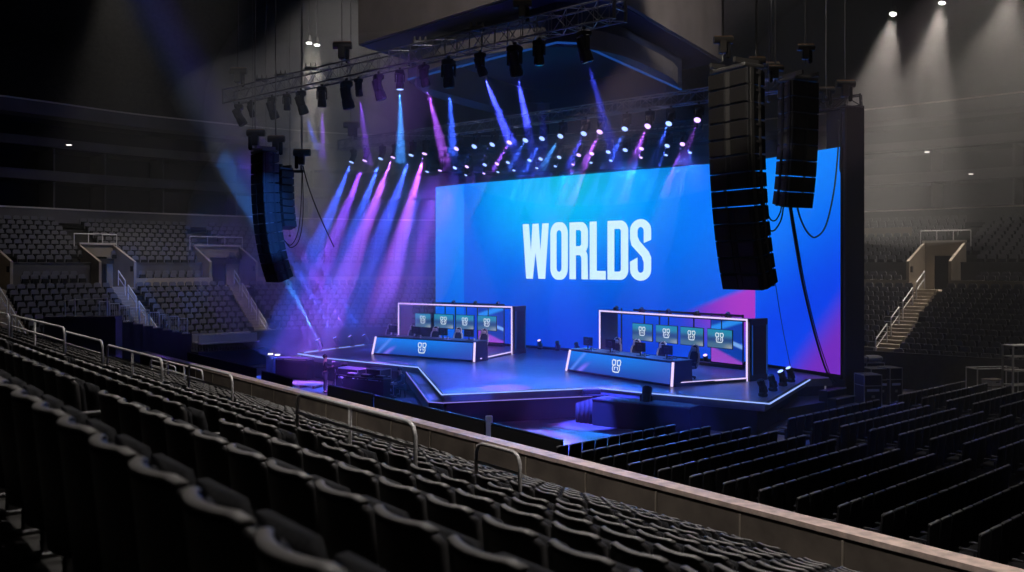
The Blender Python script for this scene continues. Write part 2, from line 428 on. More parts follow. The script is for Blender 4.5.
# pale half steps in the stair aisles
for a0, a1 in AISLES:
    b = MB()
    for g in KG:
        z = cap_z(g)-.93
        b.box((0, 0, 0), (a1-a0, .40, .16), frame(NS((a0+a1)/2, g-.40-.21, z+.08), Ev))
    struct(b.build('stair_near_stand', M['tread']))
def ledge_box(name, g0, g1, z0, z1, m):
    q = MB(); q.box((0, 0, 0), (E1-E0, g1-g0, z1-z0), frame(NS((E0+E1)/2, (g0+g1)/2, (z0+z1)/2), Ev)); o = q.build(name, m); return struct(o)
ledge_box('wall_near', 13.05, 13.35, 0, 1.65, M['wallface'])
ledge_box('trim_9', 13.035, 13.43, 1.65, 1.74, M['ledge'])
# thin board joints along the inner face of the wall
b = MB()
for k in range(26):
    e = -6+k*2.0; b.box((0, 0, 0), (.025, .03, 1.1), frame(NS(e, 13.04, 1.05), Ev))
struct(b.build('trim_10', M['tan']))

# ------------------------------------------------------------------ the arena seat
def back_pts(t, off):
    # plan curve of the seat back: hollow towards the sitter, bulging to the rear
    x = (t-.5)*.47; return x, -.085*(1-(2*t-1)**2)+off
def seat_meshes():
    n = 10
    def shell(z0, z1, o_in, o_out, topr):
        q = MB(); rings = []
        for k in range(n+1):
            t = k/n; x, y = back_pts(t, 0); e = abs(2*t-1); drop = .05*max(0, (e-.7)/.3)**2
            lean = -.10
            def pt(off, z): return Vector((x, y+off+lean*(z-.40), z))
            zt = z1-drop
            rings.append([pt(o_in, z0+.02), pt(o_in, z0), pt(o_out, z0), pt(o_out, z0+.02), pt(o_out, zt-topr-.02), pt(o_out, zt-topr), pt(o_out*.7+o_in*.3, zt-topr*.25), pt((o_in+o_out)/2, zt), pt(o_in*.7+o_out*.3, zt-topr*.25), pt(o_in, zt-topr), pt(o_in, zt-topr-.02)])
        q.loft(rings); return q
    back = shell(.26, .915, .012, -.030, .008)
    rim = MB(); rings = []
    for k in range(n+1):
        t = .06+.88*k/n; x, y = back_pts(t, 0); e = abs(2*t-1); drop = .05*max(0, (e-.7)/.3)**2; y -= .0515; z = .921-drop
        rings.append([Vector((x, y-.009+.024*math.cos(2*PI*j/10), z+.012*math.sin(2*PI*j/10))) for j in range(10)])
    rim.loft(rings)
    pad = shell(.40, .895, .055, .014, .03)
    cu = MB(); rings = []
    for k in range(7):
        t = k/6; z = .42+.40*t; th = .05*math.sin(PI*min(max(t, .08), .92))+.03
        rings.append([Vector((sx*(.205-(.02 if k in (0, 6) else 0)), y, z)) for sx, y in ((-1, .10), (1, .10), (1, .10+th), (-1, .10+th))])
    cu.loft(rings)
    arm = MB(); arm.rbox((.255, .11, .60), (.05, .34, .045), .012); arm.rbox((.255, .02, .48), (.04, .06, .24), .01)
    sup = MB(); sup.rbox((.255, .06, .20), (.045, .09, .40), .01); sup.rbox((.255, .08, .015), (.09, .24, .03), .008); sup.box((0, .05, .38), (.50, .05, .04))
    return back, pad, cu, arm, sup, rim
bk, pd, cu, ar, su, ri_ = seat_meshes()
SEAT = thing('arena_seat', 'black folding seat', 'seat')
bk.build('backrest', M['seat'], SEAT, True); pd.build('back_pad', M['pad'], SEAT, True); cu.build('cushion', M['pad'], SEAT, True)
ri_.build('cap_highlight', M['rim'], SEAT, True); ar.build('armrest', M['seat'], SEAT); su.build('support', M['seat'], SEAT)  # pale cap strip is a painted highlight on the darker back
index_kids(SEAT)
def near_light_mesh(m):
    # a light version of the same seat for the far rows of this stand
    q = SEATING; n = 3; rings = []
    for k in range(n+1):
        t = k/n; x, y = back_pts(t, 0); dz = .05 if k in (0, n) else 0
        rings.append([Vector((x, y+.02, .38)), Vector((x, y-.03, .38)), Vector((x, y-.085, .915-dz)), Vector((x, y-.062, .93-dz)), Vector((x, y-.035, .915-dz))])
    q.loft(rings, M4=m, mi=1); q.box((0, .13, .60), (.4, .09, .36), m, mi=2); q.box((.255, .10, .56), (.04, .26, .05), m, mi=2)
    q.loft([[r[2]+Vector((0, .006, -.004)), r[2]+Vector((0, .006, .008)), r[3]+Vector((0, -.004, .008)), r[3]+Vector((0, -.004, -.004))] for r in [[p*1 for p in rr] for rr in rings]], M4=m @ Matrix.Diagonal((.86, 1, 1, 1)), mi=3)  # same painted cap highlight on the simplified seat
cand = []
for k in range(-1, 13):
    g = 1.0+PITCH*k; z = cap_z(g)-.93; blocks = [(-7.8, 7.5), (8.45, 16.7), (17.6, 27.0), (28.0, 36.5), (37.5, 45)]
    for bi, (e0, e1) in enumerate(blocks):
        n = int((e1-e0)/.515); w = (e1-e0)/n
        for j in range(n):
            e = e0+(j+.5)*w; p = NS(e, g, z)
            pr = project(p+Vector((0, 0, .9)))
            if pr is None or not (-60 < pr[0] < 1070) or pr[1] > 640: continue
            cand.append((p.y, k, bi, j, n, p, w))
cand.sort(key=lambda c: c[0])
mrot = rotz(-Ev)      # local x along the row, local y down the stand
ROWN = lambda k: ordw(13-k)
for idx, (dist, k, bi, j, n, p, w) in enumerate(cand):
    if idx < 300:
        o = SEAT if idx == 0 else copy_tree(SEAT)
        o.location = p; o.rotation_euler = (0, 0, mrot); o.scale = (1, 1, 1)
        side = f'{ordw(n-j)} seat right of the stair gap' if bi == 0 else f'{ordw(j+1)} seat left of the stair gap' if bi == 1 else f'{ordw(j+1)} seat beyond the second stair gap' if bi == 2 else f'{ordw(j+1)} seat beyond the third stair gap'
        o['label'] = f'black folding seat, {side}, {ROWN(k)} row up from the ledge'
        o['group'] = 'folding seats of the near stand'
    else:
        near_light_mesh(frame(p, -Ev))
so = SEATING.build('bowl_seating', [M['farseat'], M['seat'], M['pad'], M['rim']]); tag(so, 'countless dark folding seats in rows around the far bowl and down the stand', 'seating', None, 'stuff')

# ------------------------------------------------------------------ steel rails of the near stand
def hand_rail(label, e0, e1, g, ht=1.30, posts=3, bent=True, zoff=0):
    t = thing('guard_rail', label, 'rail', (0, 0, 0))
    zt = cap_z(g)-.75+zoff
    a, c = NS(e0, g, zt), NS(e1, g, zt); up = Vector((0, 0, ht)); r = .025
    q = MB(); d = (c-a).normalized(); cr = .14
    pts = [a, a+up-Vector((0, 0, cr)), a+up-Vector((0, 0, cr*.3))+d*cr*.3, a+up+d*cr, c+up-d*cr, c+up-Vector((0, 0, cr*.3))-d*cr*.3, c+up-Vector((0, 0, cr)), c]
    q.tube(pts, r, 8); q.build('top_rail', M['steel'], t, True)
    q = MB(); q.tube([a+up*.76, c+up*.76], r*.85, 8); q.build('mid_rail', M['steel'], t, True)
    for k in range(1, posts-1):
        pp = a.lerp(c, k/(posts-1)); q = MB(); q.tube([pp, pp+up], r*.95, 8); q.build('post', M['steel'], t, True)
    for pp in (a, c): q = MB(); q.cyl(pp, pp+Vector((0, 0, .02)), .08, n=10); q.build('foot_plate', M['steel'], t)
    return t
GR = 5.38
hand_rail('bent steel guard rail with a middle post standing halfway down the seats', 8.55, 11.6, GR, ht=1.12)
hand_rail('shortest steel guard rail, standing near the concrete ledge above the last rows', 8.95, 9.9, 7.2, ht=1.10, posts=2)
hand_rail('steel guard rail of medium length near the ledge below the draped pillars', 16.3, 18.7, 6.27, ht=1.15, posts=2)
hand_rail('steel guard rail with two bays just beyond the second stair gap', 17.6, 21.5, 5.4, ht=1.10)
hand_rail('steel guard rail with a bent corner, second from the dark end of the stand', 20.1, 23.5, 4.95, ht=1.15, posts=2)
hand_rail('thick steel guard rail at the dark end of the stand with a bent corner', 21.2, 27.4, 4.45, ht=1.22, posts=3)
hand_rail('farthest steel guard rail cut by the picture edge', 27.8, 34.0, 4.45, ht=1.22, posts=3)
hand_rail('thin steel rail low in front beyond the bent rails', 24.5, 27.5, 8.6, ht=1.1)
hand_rail('second thin steel rail near the ledge at the dark end', 29.0, 32.5, 9.6, ht=1.1)
hand_rail('third thin steel rail near the ledge at the dark end', 33.0, 36.0, 10.6, ht=1.0)

# ================================================================== chairs on the arena floor
def fchair():
    q = MB(); n = 4; rings = []
    for k in range(n+1):
        t = k/n; x = (t-.5)*.46; y = -.03*(1-(2*t-1)**2)
        rings.append([Vector((x, y+.03, .10)), Vector((x, y-.03, .10)), Vector((x, y-.09, .955)), Vector((x, y-.045, .955))])
    q.loft(rings); return q
FCH = thing('floor_chair', 'black floor chair', 'chair')
fchair().build('backrest', M['fseat'], FCH, False)
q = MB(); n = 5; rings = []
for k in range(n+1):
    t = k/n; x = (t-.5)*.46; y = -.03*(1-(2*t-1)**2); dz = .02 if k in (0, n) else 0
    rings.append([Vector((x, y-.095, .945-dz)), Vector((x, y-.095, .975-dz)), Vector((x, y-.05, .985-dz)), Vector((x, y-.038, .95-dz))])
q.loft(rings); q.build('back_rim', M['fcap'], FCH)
q = MB(); q.rbox((0, .20, .44), (.44, .42, .09), .025); q.build('seat', M['fseat'], FCH)
q = MB(); q.rbox((.25, .14, .63), (.05, .34, .04), .012); q.box((.25, .02, .30), (.04, .05, .60)); q.box((-.25, .02, .30), (.04, .05, .60)); q.rbox((-.25, .14, .63), (.05, .34, .04), .012)
q.build('side_frame', M['black'], FCH)
index_kids(FCH)
FLIGHT = MB()
frot = rotz(Rv)
fc = []
for i in range(14):
    s = -17.76+.92*i
    for bi in range(3):
        r0 = (17.45+max(0, -s-14)*-.0, 26.4, 34.3)[bi]; 
        if bi == 0: r0 = 17.25+.04*i; nn = 13 if i > 1 else 11
        elif bi == 1: nn = 12
        else: nn = 12
        if bi == 1 and s < -16.2: continue
        if bi == 2 and s < -16.2: continue
        if bi == 0 and i < 2: r0 += .3
        for j in range(nn):
            r = r0+.27+.535*j; p = FS(r, s)
            pr = project(p+Vector((0, 0, .9)))
            if pr is None or not (-20 < pr[0] < 1040) or pr[1] > 590: continue
            # keep clear of the stage corner
            if bi == 0 and s < -17 and r > 22.8: continue
            fc.append((p.y, i, bi, j, p))
fc.sort(key=lambda c: c[0])
BLK = ['block by the ledge', 'middle block', 'block by the road cases']
for idx, (dist, i, bi, j, p) in enumerate(fc):
    if idx < 300:
        o = FCH if idx == 0 else copy_tree(FCH)
        o.location = p; o.rotation_euler = (0, 0, frot+PI)
        o.rotation_euler = (0, 0, frot)
        o['label'] = f'black floor chair, {ordw(j+1)} from near end, {ordw(i+1)} row, {BLK[bi]}'
        o['group'] = 'floor chairs in rows'
    else:
        m = frame(p, Rv)
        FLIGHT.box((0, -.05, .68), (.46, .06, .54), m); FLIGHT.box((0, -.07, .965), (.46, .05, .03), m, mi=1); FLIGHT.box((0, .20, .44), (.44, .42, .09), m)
        FLIGHT.box((.25, .1, .33), (.04, .25, .62), m)
if FLIGHT.v:
    o = FLIGHT.build('floor_seating', [M['fseat'], M['fcap']]); tag(o, 'dark floor chairs in the rows farthest from the ledge beside the road cases', 'seating', None, 'stuff')

# ================================================================== stage
SZ = 1.2; LZ = .90
g1 = lambda x, y: on(x, y, SZ)
OUTL = [on(301, 353.5, SZ), on(331, 358.2, SZ), on(420, 367, SZ), on(443.5, 393.6, SZ), on(598, 387.2, SZ), on(641, 391.7, SZ), on(765, 402.5, SZ), on(805.5, 379, SZ)]
BACK = [Vector((13.6, 38.2, SZ)), Vector((11.9, 44.1, SZ)), Vector((-4.5, 58.6, SZ)), on(371, 344.2, SZ)]
poly = OUTL+BACK
STG = thing('stage', 'low glossy black stage with glowing white blue edges under the big screen', 'stage')
b = MB(); b.prism([(p.x, p.y) for p in poly], LZ-.02, SZ); b.build('deck', M['deck'], STG)
cx = sum(p.x for p in poly)/len(poly); cy = sum(p.y for p in poly)/len(poly)
b = MB(); b.prism([(cx+(p.x-cx)*.975, cy+(p.y-cy)*.975) for p in poly], 0, LZ-.03); b.build('skirt', M['skirt'], STG)
def led_edge(pts, name, m, w=.05, zc=None):
    for a, c in zip(pts[:-1], pts[1:]):
        a, c = Vector(a), Vector(c); q = MB(); L = (c-a).length
        q.box((0, 0, 0), (L, w, w), frame((a+c)/2, c-a)); q.build(name, m, STG)
def out(p, k=.03): return Vector((p.x+(p.x-cx)/20*k*10, p.y+(p.y-cy)/20*k*10, p.z-.02))
led_edge([out(p) for p in OUTL[1:]], 'edge_light', M['led_blue'], .04)
led_edge([out(OUTL[0]), out(OUTL[1])], 'edge_light', M['led_blue'], .06)
# back edge with the four up lights: dashes
a, c = out(on(306, 352.7, SZ)), out(on(371, 344.2, SZ))
for k in range(4):
    led_edge([a.lerp(c, k/4+.02), a.lerp(c, k/4+.21)], 'edge_light', M['led_blue'], .07)
# lower step along the diagonal and under the front edge
la, lb = on(406, 372, LZ), on(428.5, 402, LZ)
lc = Vector((OUTL[4].x-.7, OUTL[4].y-.1, LZ))
b = MB(); b.prism([(la.x, la.y), (lb.x, lb.y), (OUTL[3].x, OUTL[3].y), (OUTL[2].x, OUTL[2].y)], .45, LZ); b.build('step', M['skirt'], STG)
b = MB()
for t0, t1 in ((.12, .45), (.55, .95)):
    p0, p1 = la.lerp(lb, t0), la.lerp(lb, t1); q0, q1 = OUTL[2].lerp(OUTL[3], t0), OUTL[2].lerp(OUTL[3], t1)
    b.hull([p0.lerp(q0, .25)+Vector((0, 0, .01)), p1.lerp(q1, .25)+Vector((0, 0, .01)), p1.lerp(Vector((q1.x, q1.y, LZ)), .85)+Vector((0, 0, .012)), p0.lerp(Vector((q0.x, q0.y, LZ)), .85)+Vector((0, 0, .012))], [(0, 1, 2, 3)])
for v in b.v: v.z = LZ+.012
b.build('step_tread', M['stepdeck'], STG)
led_edge([la, lb, Vector((OUTL[3].x-.02, OUTL[3].y-.07, .86)), Vector((OUTL[4].x-.2, OUTL[4].y-.07, .86))], 'step_light', M['led_step'], .03)
# broad black base that carries the front corner
base = [on(592, 410, .45), on(646, 406, .45), on(742, 416, .45), on(842, 399, .45), Vector((14.3, 40, .45)), Vector((0, 40, .45))]
b = MB(); b.prism([(p.x, p.y) for p in base], 0, .45); b.build('base_platform', M['skirt'], STG)

# ================================================================== LED wall
ZT = EYE+5.0; ZB = 1.35
def screen_mat(name, kind):
    m = bpy.data.materials.new(name); m.use_nodes = True; nt = m.node_tree; nt.nodes.clear(); N = nt.nodes.new; L = nt.links.new
    o = N('ShaderNodeOutputMaterial'); e = N('ShaderNodeEmission'); L(e.outputs[0], o.inputs['Surface'])
    uv = N('ShaderNodeUVMap'); sp = N('ShaderNodeSeparateXYZ'); L(uv.outputs[0], sp.inputs[0])
    def math_(op, a, c=None, clamp=False):
        n = N('ShaderNodeMath'); n.operation = op; n.use_clamp = clamp
        for i, v in enumerate((a, c)):
            if v is None: continue
            if isinstance(v, (int, float)): n.inputs[i].default_value = v
            else: L(v, n.inputs[i])
        return n.outputs[0]
    def sm(v, a, c):
        n = N('ShaderNodeMapRange'); n.interpolation_type = 'SMOOTHSTEP'; L(v, n.inputs['Value']); n.inputs['From Min'].default_value = a; n.inputs['From Max'].default_value = c; return n.outputs[0]
    def mix(f, a, c):
        n = N('ShaderNodeMix'); n.data_type = 'RGBA'
        L(f, n.inputs['Factor'])
        for s_, v in (('A', a), ('B', c)):
            i = [x for x in n.inputs if x.name == s_ and x.type == 'RGBA'][0]
            if isinstance(v, tuple): i.default_value = (*v, 1)
            else: L(v, i)
        return [x for x in n.outputs if x.type == 'RGBA'][0]
    u, v = sp.outputs['X'], sp.outputs['Y']
    lin = lambda r, g, bb: tuple(((c/255)/12.92 if c/255 <= .04045 else ((c/255+.055)/1.055)**2.4) for c in (r, g, bb))
    if kind == 'main':
        vert = mix(sm(v, .0, .8), lin(0, 58, 205), lin(0, 122, 246))
        d = math_('SQRT', math_('ADD', math_('POWER', math_('MULTIPLY', math_('SUBTRACT', u, .40), 1.25), 2), math_('POWER', math_('MULTIPLY', math_('SUBTRACT', v, 1.02), .95), 2)))
        c = mix(sm(d, .62, .02), vert, lin(0, 200, 242))
        c = mix(math_('MULTIPLY', sm(math_('ADD', u, math_('MULTIPLY', v, -.35)), .62, .95), .55), c, lin(10, 92, 248))
        c = mix(math_('MULTIPLY', sm(u, .16, .0), .35), c, lin(0, 60, 190))
        w = math_('SUBTRACT', math_('ADD', math_('MULTIPLY', u, .75), math_('MULTIPLY', v, -1.0)), .36)        # diagonal magenta wedge
        c = mix(math_('MULTIPLY', math_('MULTIPLY', math_('MULTIPLY', sm(w, -.012, .03), sm(v, .02, .26)), sm(u, .70, .90)), .95), c, mix(sm(u, .76, .98), lin(60, 40, 195), lin(176, 54, 198)))
    elif kind == 'left':
        c = mix(sm(v, .1, .75), lin(0, 96, 220), lin(10, 138, 245))
        w = math_('SUBTRACT', math_('ADD', math_('MULTIPLY', u, -.55), v), .50)
        c = mix(math_('MULTIPLY', sm(w, -.03, .06), .65), c, lin(58, 138, 245))
    elif kind == 'right':
        c = mix(sm(math_('ADD', v, math_('MULTIPLY', u, -.25)), .1, .85), lin(8, 66, 236), lin(0, 134, 255))
        w = math_('SUBTRACT', math_('MULTIPLY', u, .62), math_('ADD', math_('MULTIPLY', v, 1.0), .22))
        c = mix(sm(w, -.02, .24), c, lin(116, 44, 190))
    elif kind == 'desk':
        c = mix(sm(v, -.2, 1.1), lin(28, 62, 160), lin(20, 122, 230))
        c = mix(math_('MULTIPLY', sm(u, .55, 1.1), .6), c, lin(60, 70, 170))
        st = math_('SUBTRACT', math_('ADD', u, math_('MULTIPLY', v, -.16)), .13)
        c = mix(math_('MULTIPLY', sm(math_('ABSOLUTE', st), .05, .0), sm(v, .62, .2)), c, lin(120, 110, 235))
        st2 = math_('SUBTRACT', math_('ADD', u, math_('MULTIPLY', v, -.12)), .04)
        c = mix(math_('MULTIPLY', sm(math_('ABSOLUTE', st2), .035, .0), .8), c, lin(92, 140, 240))
    elif kind == 'tv':
        c = mix(sm(v, .2, .95), lin(72, 110, 140), lin(34, 136, 172))
        c = mix(sm(math_('ABSOLUTE', math_('SUBTRACT', v, .45)), .30, .0), c, lin(38, 72, 128))
        c = mix(math_('MULTIPLY', math_('MULTIPLY', sm(u, .55, .95), sm(v, .35, .05)), .8), c, lin(150, 160, 165))
    else:                                                                           # slanting picture panel in the booth
        c = mix(sm(v, .0, 1.0), lin(10, 60, 165), lin(18, 62, 170))
        s1 = math_('SUBTRACT', math_('ADD', v, math_('MULTIPLY', u, -.25)), .72)
        c = mix(sm(math_('ABSOLUTE', s1), .11, .03), c, lin(40, 140, 235))
        s2 = math_('SUBTRACT', math_('ADD', v, math_('MULTIPLY', u, .25)), .62)
        c = mix(sm(math_('ABSOLUTE', s2), .07, .02), c, lin(120, 170, 240))
        s3 = math_('SUBTRACT', math_('ADD', v, math_('MULTIPLY', u, .30)), .36)
        c = mix(sm(s3, .02, -.06), c, lin(150, 70, 200))
    L(c, e.inputs['Color']); e.inputs['Strength'].default_value = 1.0
    return m
for k in ('main', 'left', 'right', 'desk', 'tv', 'booth'): M['pic_'+k] = screen_mat(k+' picture', k)
def screen(label, a, c, kind, depth=.35):
    a, c = Vector((*a, 0)), Vector((*c, 0)); W = (c-a).length; H = ZT-ZB
    t = thing('led_screen', label, 'screen'); t.matrix_world = frame(Vector((a.x, a.y, ZB)), c-a)   # local x along the wall, y away from us
    q = MB(); q.face([(0, 0, 0), (W, 0, 0), (W, 0, H), (0, 0, H)], [(0, 0), (1, 0), (1, 1), (0, 1)]); q.build('picture', M['pic_'+kind], t)
    q = MB(); q.box((W/2, depth/2+.02, H/2), (W, depth, H)); q.build('cabinet', M['black'], t)
    q = MB(); q.box((W/2, depth/2+.02, -.10), (W, depth, .2)); q.build('plinth', M['skirt'], t)
    return t, W, H
P0, P1, P2, P3 = (-4.9, 57.7), (-2.96, 55.5), (11.62, 43.0), (13.9, 38.1)
MAIN, MW, MH = screen('huge blue screen showing the white word WORLDS', P1, P2, 'main')
screen('narrow pale blue screen panel joined to the left end of the WORLDS screen', P0, P1, 'left')
screen('tall blue screen panel behind the hanging cables beside the black stage wall', P2, P3, 'right')

# lettering of the main screen, drawn as strokes in a unit cell and set on the screen's face
def screen_x(px):
    k = (px-512)/F; a = Vector((P1[0], P1[1])); d = Vector((P2[0]-P1[0], P2[1]-P1[1])); Lg = d.length; d /= Lg
    s = (k*a.y-a.x)/(d.x-k*d.y); return s, a.y+d.y*s
x0, d0 = screen_x(523); x1, d1 = screen_x(651.5)
lz0 = EYE-(278.6-HOR)/F*d0-ZB; lz1 = EYE+(HOR-224.2)/F*d0-ZB
def arc(cx_, cy_, rx, ry, a0, a1, n=10): return [(cx_+rx*math.cos(math.radians(a0+(a1-a0)*k/n)), cy_+ry*math.sin(math.radians(a0+(a1-a0)*k/n))) for k in range(n+1)]
def ribbon(outer, inner): return [[outer[k], outer[k+1], inner[k+1], inner[k]] for k in range(len(outer)-1)]
LET = {}
LET['W'] = (1.30, [[(0, 1), (.36, 1), (.52, 0), (.16, 0)], [(.42, .78), (.65, 1), (.65, 1), (.52, 0)], [(.30, 0), (.52, 0), (.80, 1), (.50, 1)], [(.50, 1), (.80, 1), (1.0, 0), (.78, 0)], [(.78, 0), (1.14, 0), (1.30, 1), (.94, 1)]])
LET['W'] = (1.34, [[(0, 1), (.33, 1), (.53, 0), (.18, 0)], [(.34, 0), (.53, 0), (.83, 1), (.51, 1)], [(.51, 1), (.83, 1), (1.0, 0), (.81, 0)], [(.81, 0), (1.16, 0), (1.34, 1), (1.01, 1)]])
def O_shape(w, sq=.36):
    o = arc(w-sq, 1-.2, sq, .2, 0, 90)+arc(sq, 1-.2, sq, .2, 90, 180)+arc(sq, .2, sq, .2, 180, 270)+arc(w-sq, .2, sq, .2, 270, 360); o.append(o[0])
    t = .31; r = .115
    i = arc(w-t-r, 1-.14-.07, r, .07, 0, 90)+arc(t+r, 1-.14-.07, r, .07, 90, 180)+arc(t+r, .14+.07, r, .07, 180, 270)+arc(w-t-r, .14+.07, r, .07, 270, 360); i.append(i[0])
    return ribbon(o, i)
LET['O'] = (.86, O_shape(.86))
def bowl_half(w, z0, z1, t=.32, ti=.14):
    h = z1-z0; rx = .34; ry = min(.17, h/2)
    o = [(.1, z1)]+arc(w-rx, z1-ry, rx, ry, 90, 0)+arc(w-rx, z0+ry, rx, ry, 0, -90)+[(.1, z0)]
    rx2 = .10; ry2 = .05
    i = [(.1, z1-ti)]+arc(w-t-rx2, z1-ti-ry2, rx2, ry2, 90, 0)+arc(w-t-rx2, z0+ti+ry2, rx2, ry2, 0, -90)+[(.1, z0+ti)]
    return ribbon(o, i)
LET['R'] = (.88, [[(0, 0), (.31, 0), (.31, 1), (0, 1)]]+bowl_half(.88, .44, 1.0)+ribbon([(.31, .56)]+arc(.52, .40, .34, .14, 90, 0)+[(.88, 0)], [(.31, .42)]+arc(.48, .34, .09, .08, 90, 0)+[(.57, 0)]))
LET['L'] = (.74, [[(0, 0), (.33, 0), (.33, 1), (0, 1)], [(.3, 0), (.74, 0), (.74, .15), (.3, .15)]])
LET['D'] = (.92, [[(0, 0), (.31, 0), (.31, 1), (0, 1)]]+bowl_half(.92, 0, 1.0))
def S_shape(w):
    o = [(w, .66), (w, .80)]+arc(.45, .82, .45, .18, 0, 180)+[(0, .68), (.07, .57), (.50, .39), (.585, .30), (.585, .26)]+arc(.455, .20, .13, .07, 0, -180)+[(.325, .38)]
    i = [(.585, .61), (.585, .78)]+arc(.455, .80, .13, .07, 0, 180)+[(.325, .72), (.40, .65), (.80, .47), (w, .38), (w, .30)]+arc(.45, .18, .45, .18, 0, -180)+[(0, .31)]
    return ribbon(o, i)
LET['S'] = (.90, S_shape(.90))
word = 'WORLDS'; gap = .075
tw = sum(LET[c][0] for c in word)+gap*5
LETM = emat('white letters', (.66, .93, 1.0), 1.0)
xc = 0
for ch in word:
    w, pcs = LET[ch]; q = MB()
    for pc in pcs:
        pts = []
        for px_, pz_ in pc:
            X = x0+(x1-x0)*(xc+px_)/tw; ov = .012 if ch in 'OS' else 0
            Z = lz0+(lz1-lz0)*(pz_*(1+2*ov)-ov); pts.append((X, -.03, Z))
        q.face(pts)
    q.build('letter', LETM, MAIN); xc += w+gap

# black masking wall at the end of the screen
b = MB(); pa = Vector((13.95, 37.95, 0)); dd = Vector((1, .12, 0)).normalized()
STW = thing('masking_wall', 'tall black masking wall closing the stage beside the blue panel', 'stage wall')
b.box((0, 0, 0), (.86, 1.6, 12.75), frame(pa+dd*.45+Vector((0, .85, 6.375)), dd)); b.build('drape', M['matte'], STW)
b = MB(); b.box((0, 0, 0), (.06, 1.7, 12.8), frame(pa+dd*.03+Vector((0, .85, 6.4)), dd)); b.build('edge_frame', M['black'], STW)
# small stairs at the masking wall
b = MB(); t = thing('stage_steps', 'small black steps with pale nosings at the foot of the masking wall', 'steps')
for k in range(3):
    p = on(832, 386, .9)+Vector((.25*k-.3, -.3*k-.9, -.28*k)); q = MB(); q.rbox((0, 0, 0), (1.5, .4, .9-.28*k), .02, frame(Vector((p.x, p.y, (.9-.28*k)/2)), Sv.cross(Vector((0, 0, 1))))); q.build('step', M['skirt'], t)
    q = MB(); q.box((0, 0, 0), (1.5, .05, .05), frame(Vector((p.x+.13, p.y-.15, .9-.28*k)), Sv.cross(Vector((0, 0, 1))))); q.build('nosing', M['alu'], t)

# ================================================================== player booths
def emblem(mb, cx_, cz, s, y, sx=1):
    # pale crest: two open rounded loops side by side above a cupped base
    def rib(pts, w):
        for (xa, za), (xb, zb) in zip(pts[:-1], pts[1:]):
            dx, dz = xb-xa, zb-za; L = math.hypot(dx, dz) or 1; nx, nz = -dz/L*w/2, dx/L*w/2; ex, ez = dx/L*w*.35, dz/L*w*.35
            mb.face([(cx_+s*sx*(xa-ex+nx), y, cz+s*(za-ez+nz)), (cx_+s*sx*(xa-ex-nx), y, cz+s*(za-ez-nz)), (cx_+s*sx*(xb+ex-nx), y, cz+s*(zb+ez-nz)), (cx_+s*sx*(xb+ex+nx), y, cz+s*(zb+ez+nz))])
    for m in (-1, 1):
        rib([(m*.09, .42), (m*.38, .46), (m*.47, .34), (m*.44, .12), (m*.30, .04), (m*.12, .08), (m*.09, .42)], .09)
        rib([(m*.34, .04), (m*.40, -.22), (m*.30, -.44), (m*.08, -.46)], .09)
        rib([(m*.08, -.10), (m*.18, -.12), (m*.17, -.28)], .08)
    rib([(-.08, -.46), (.08, -.46)], .09)
EMB = emat('white crest', (.78, .88, .95), .95)
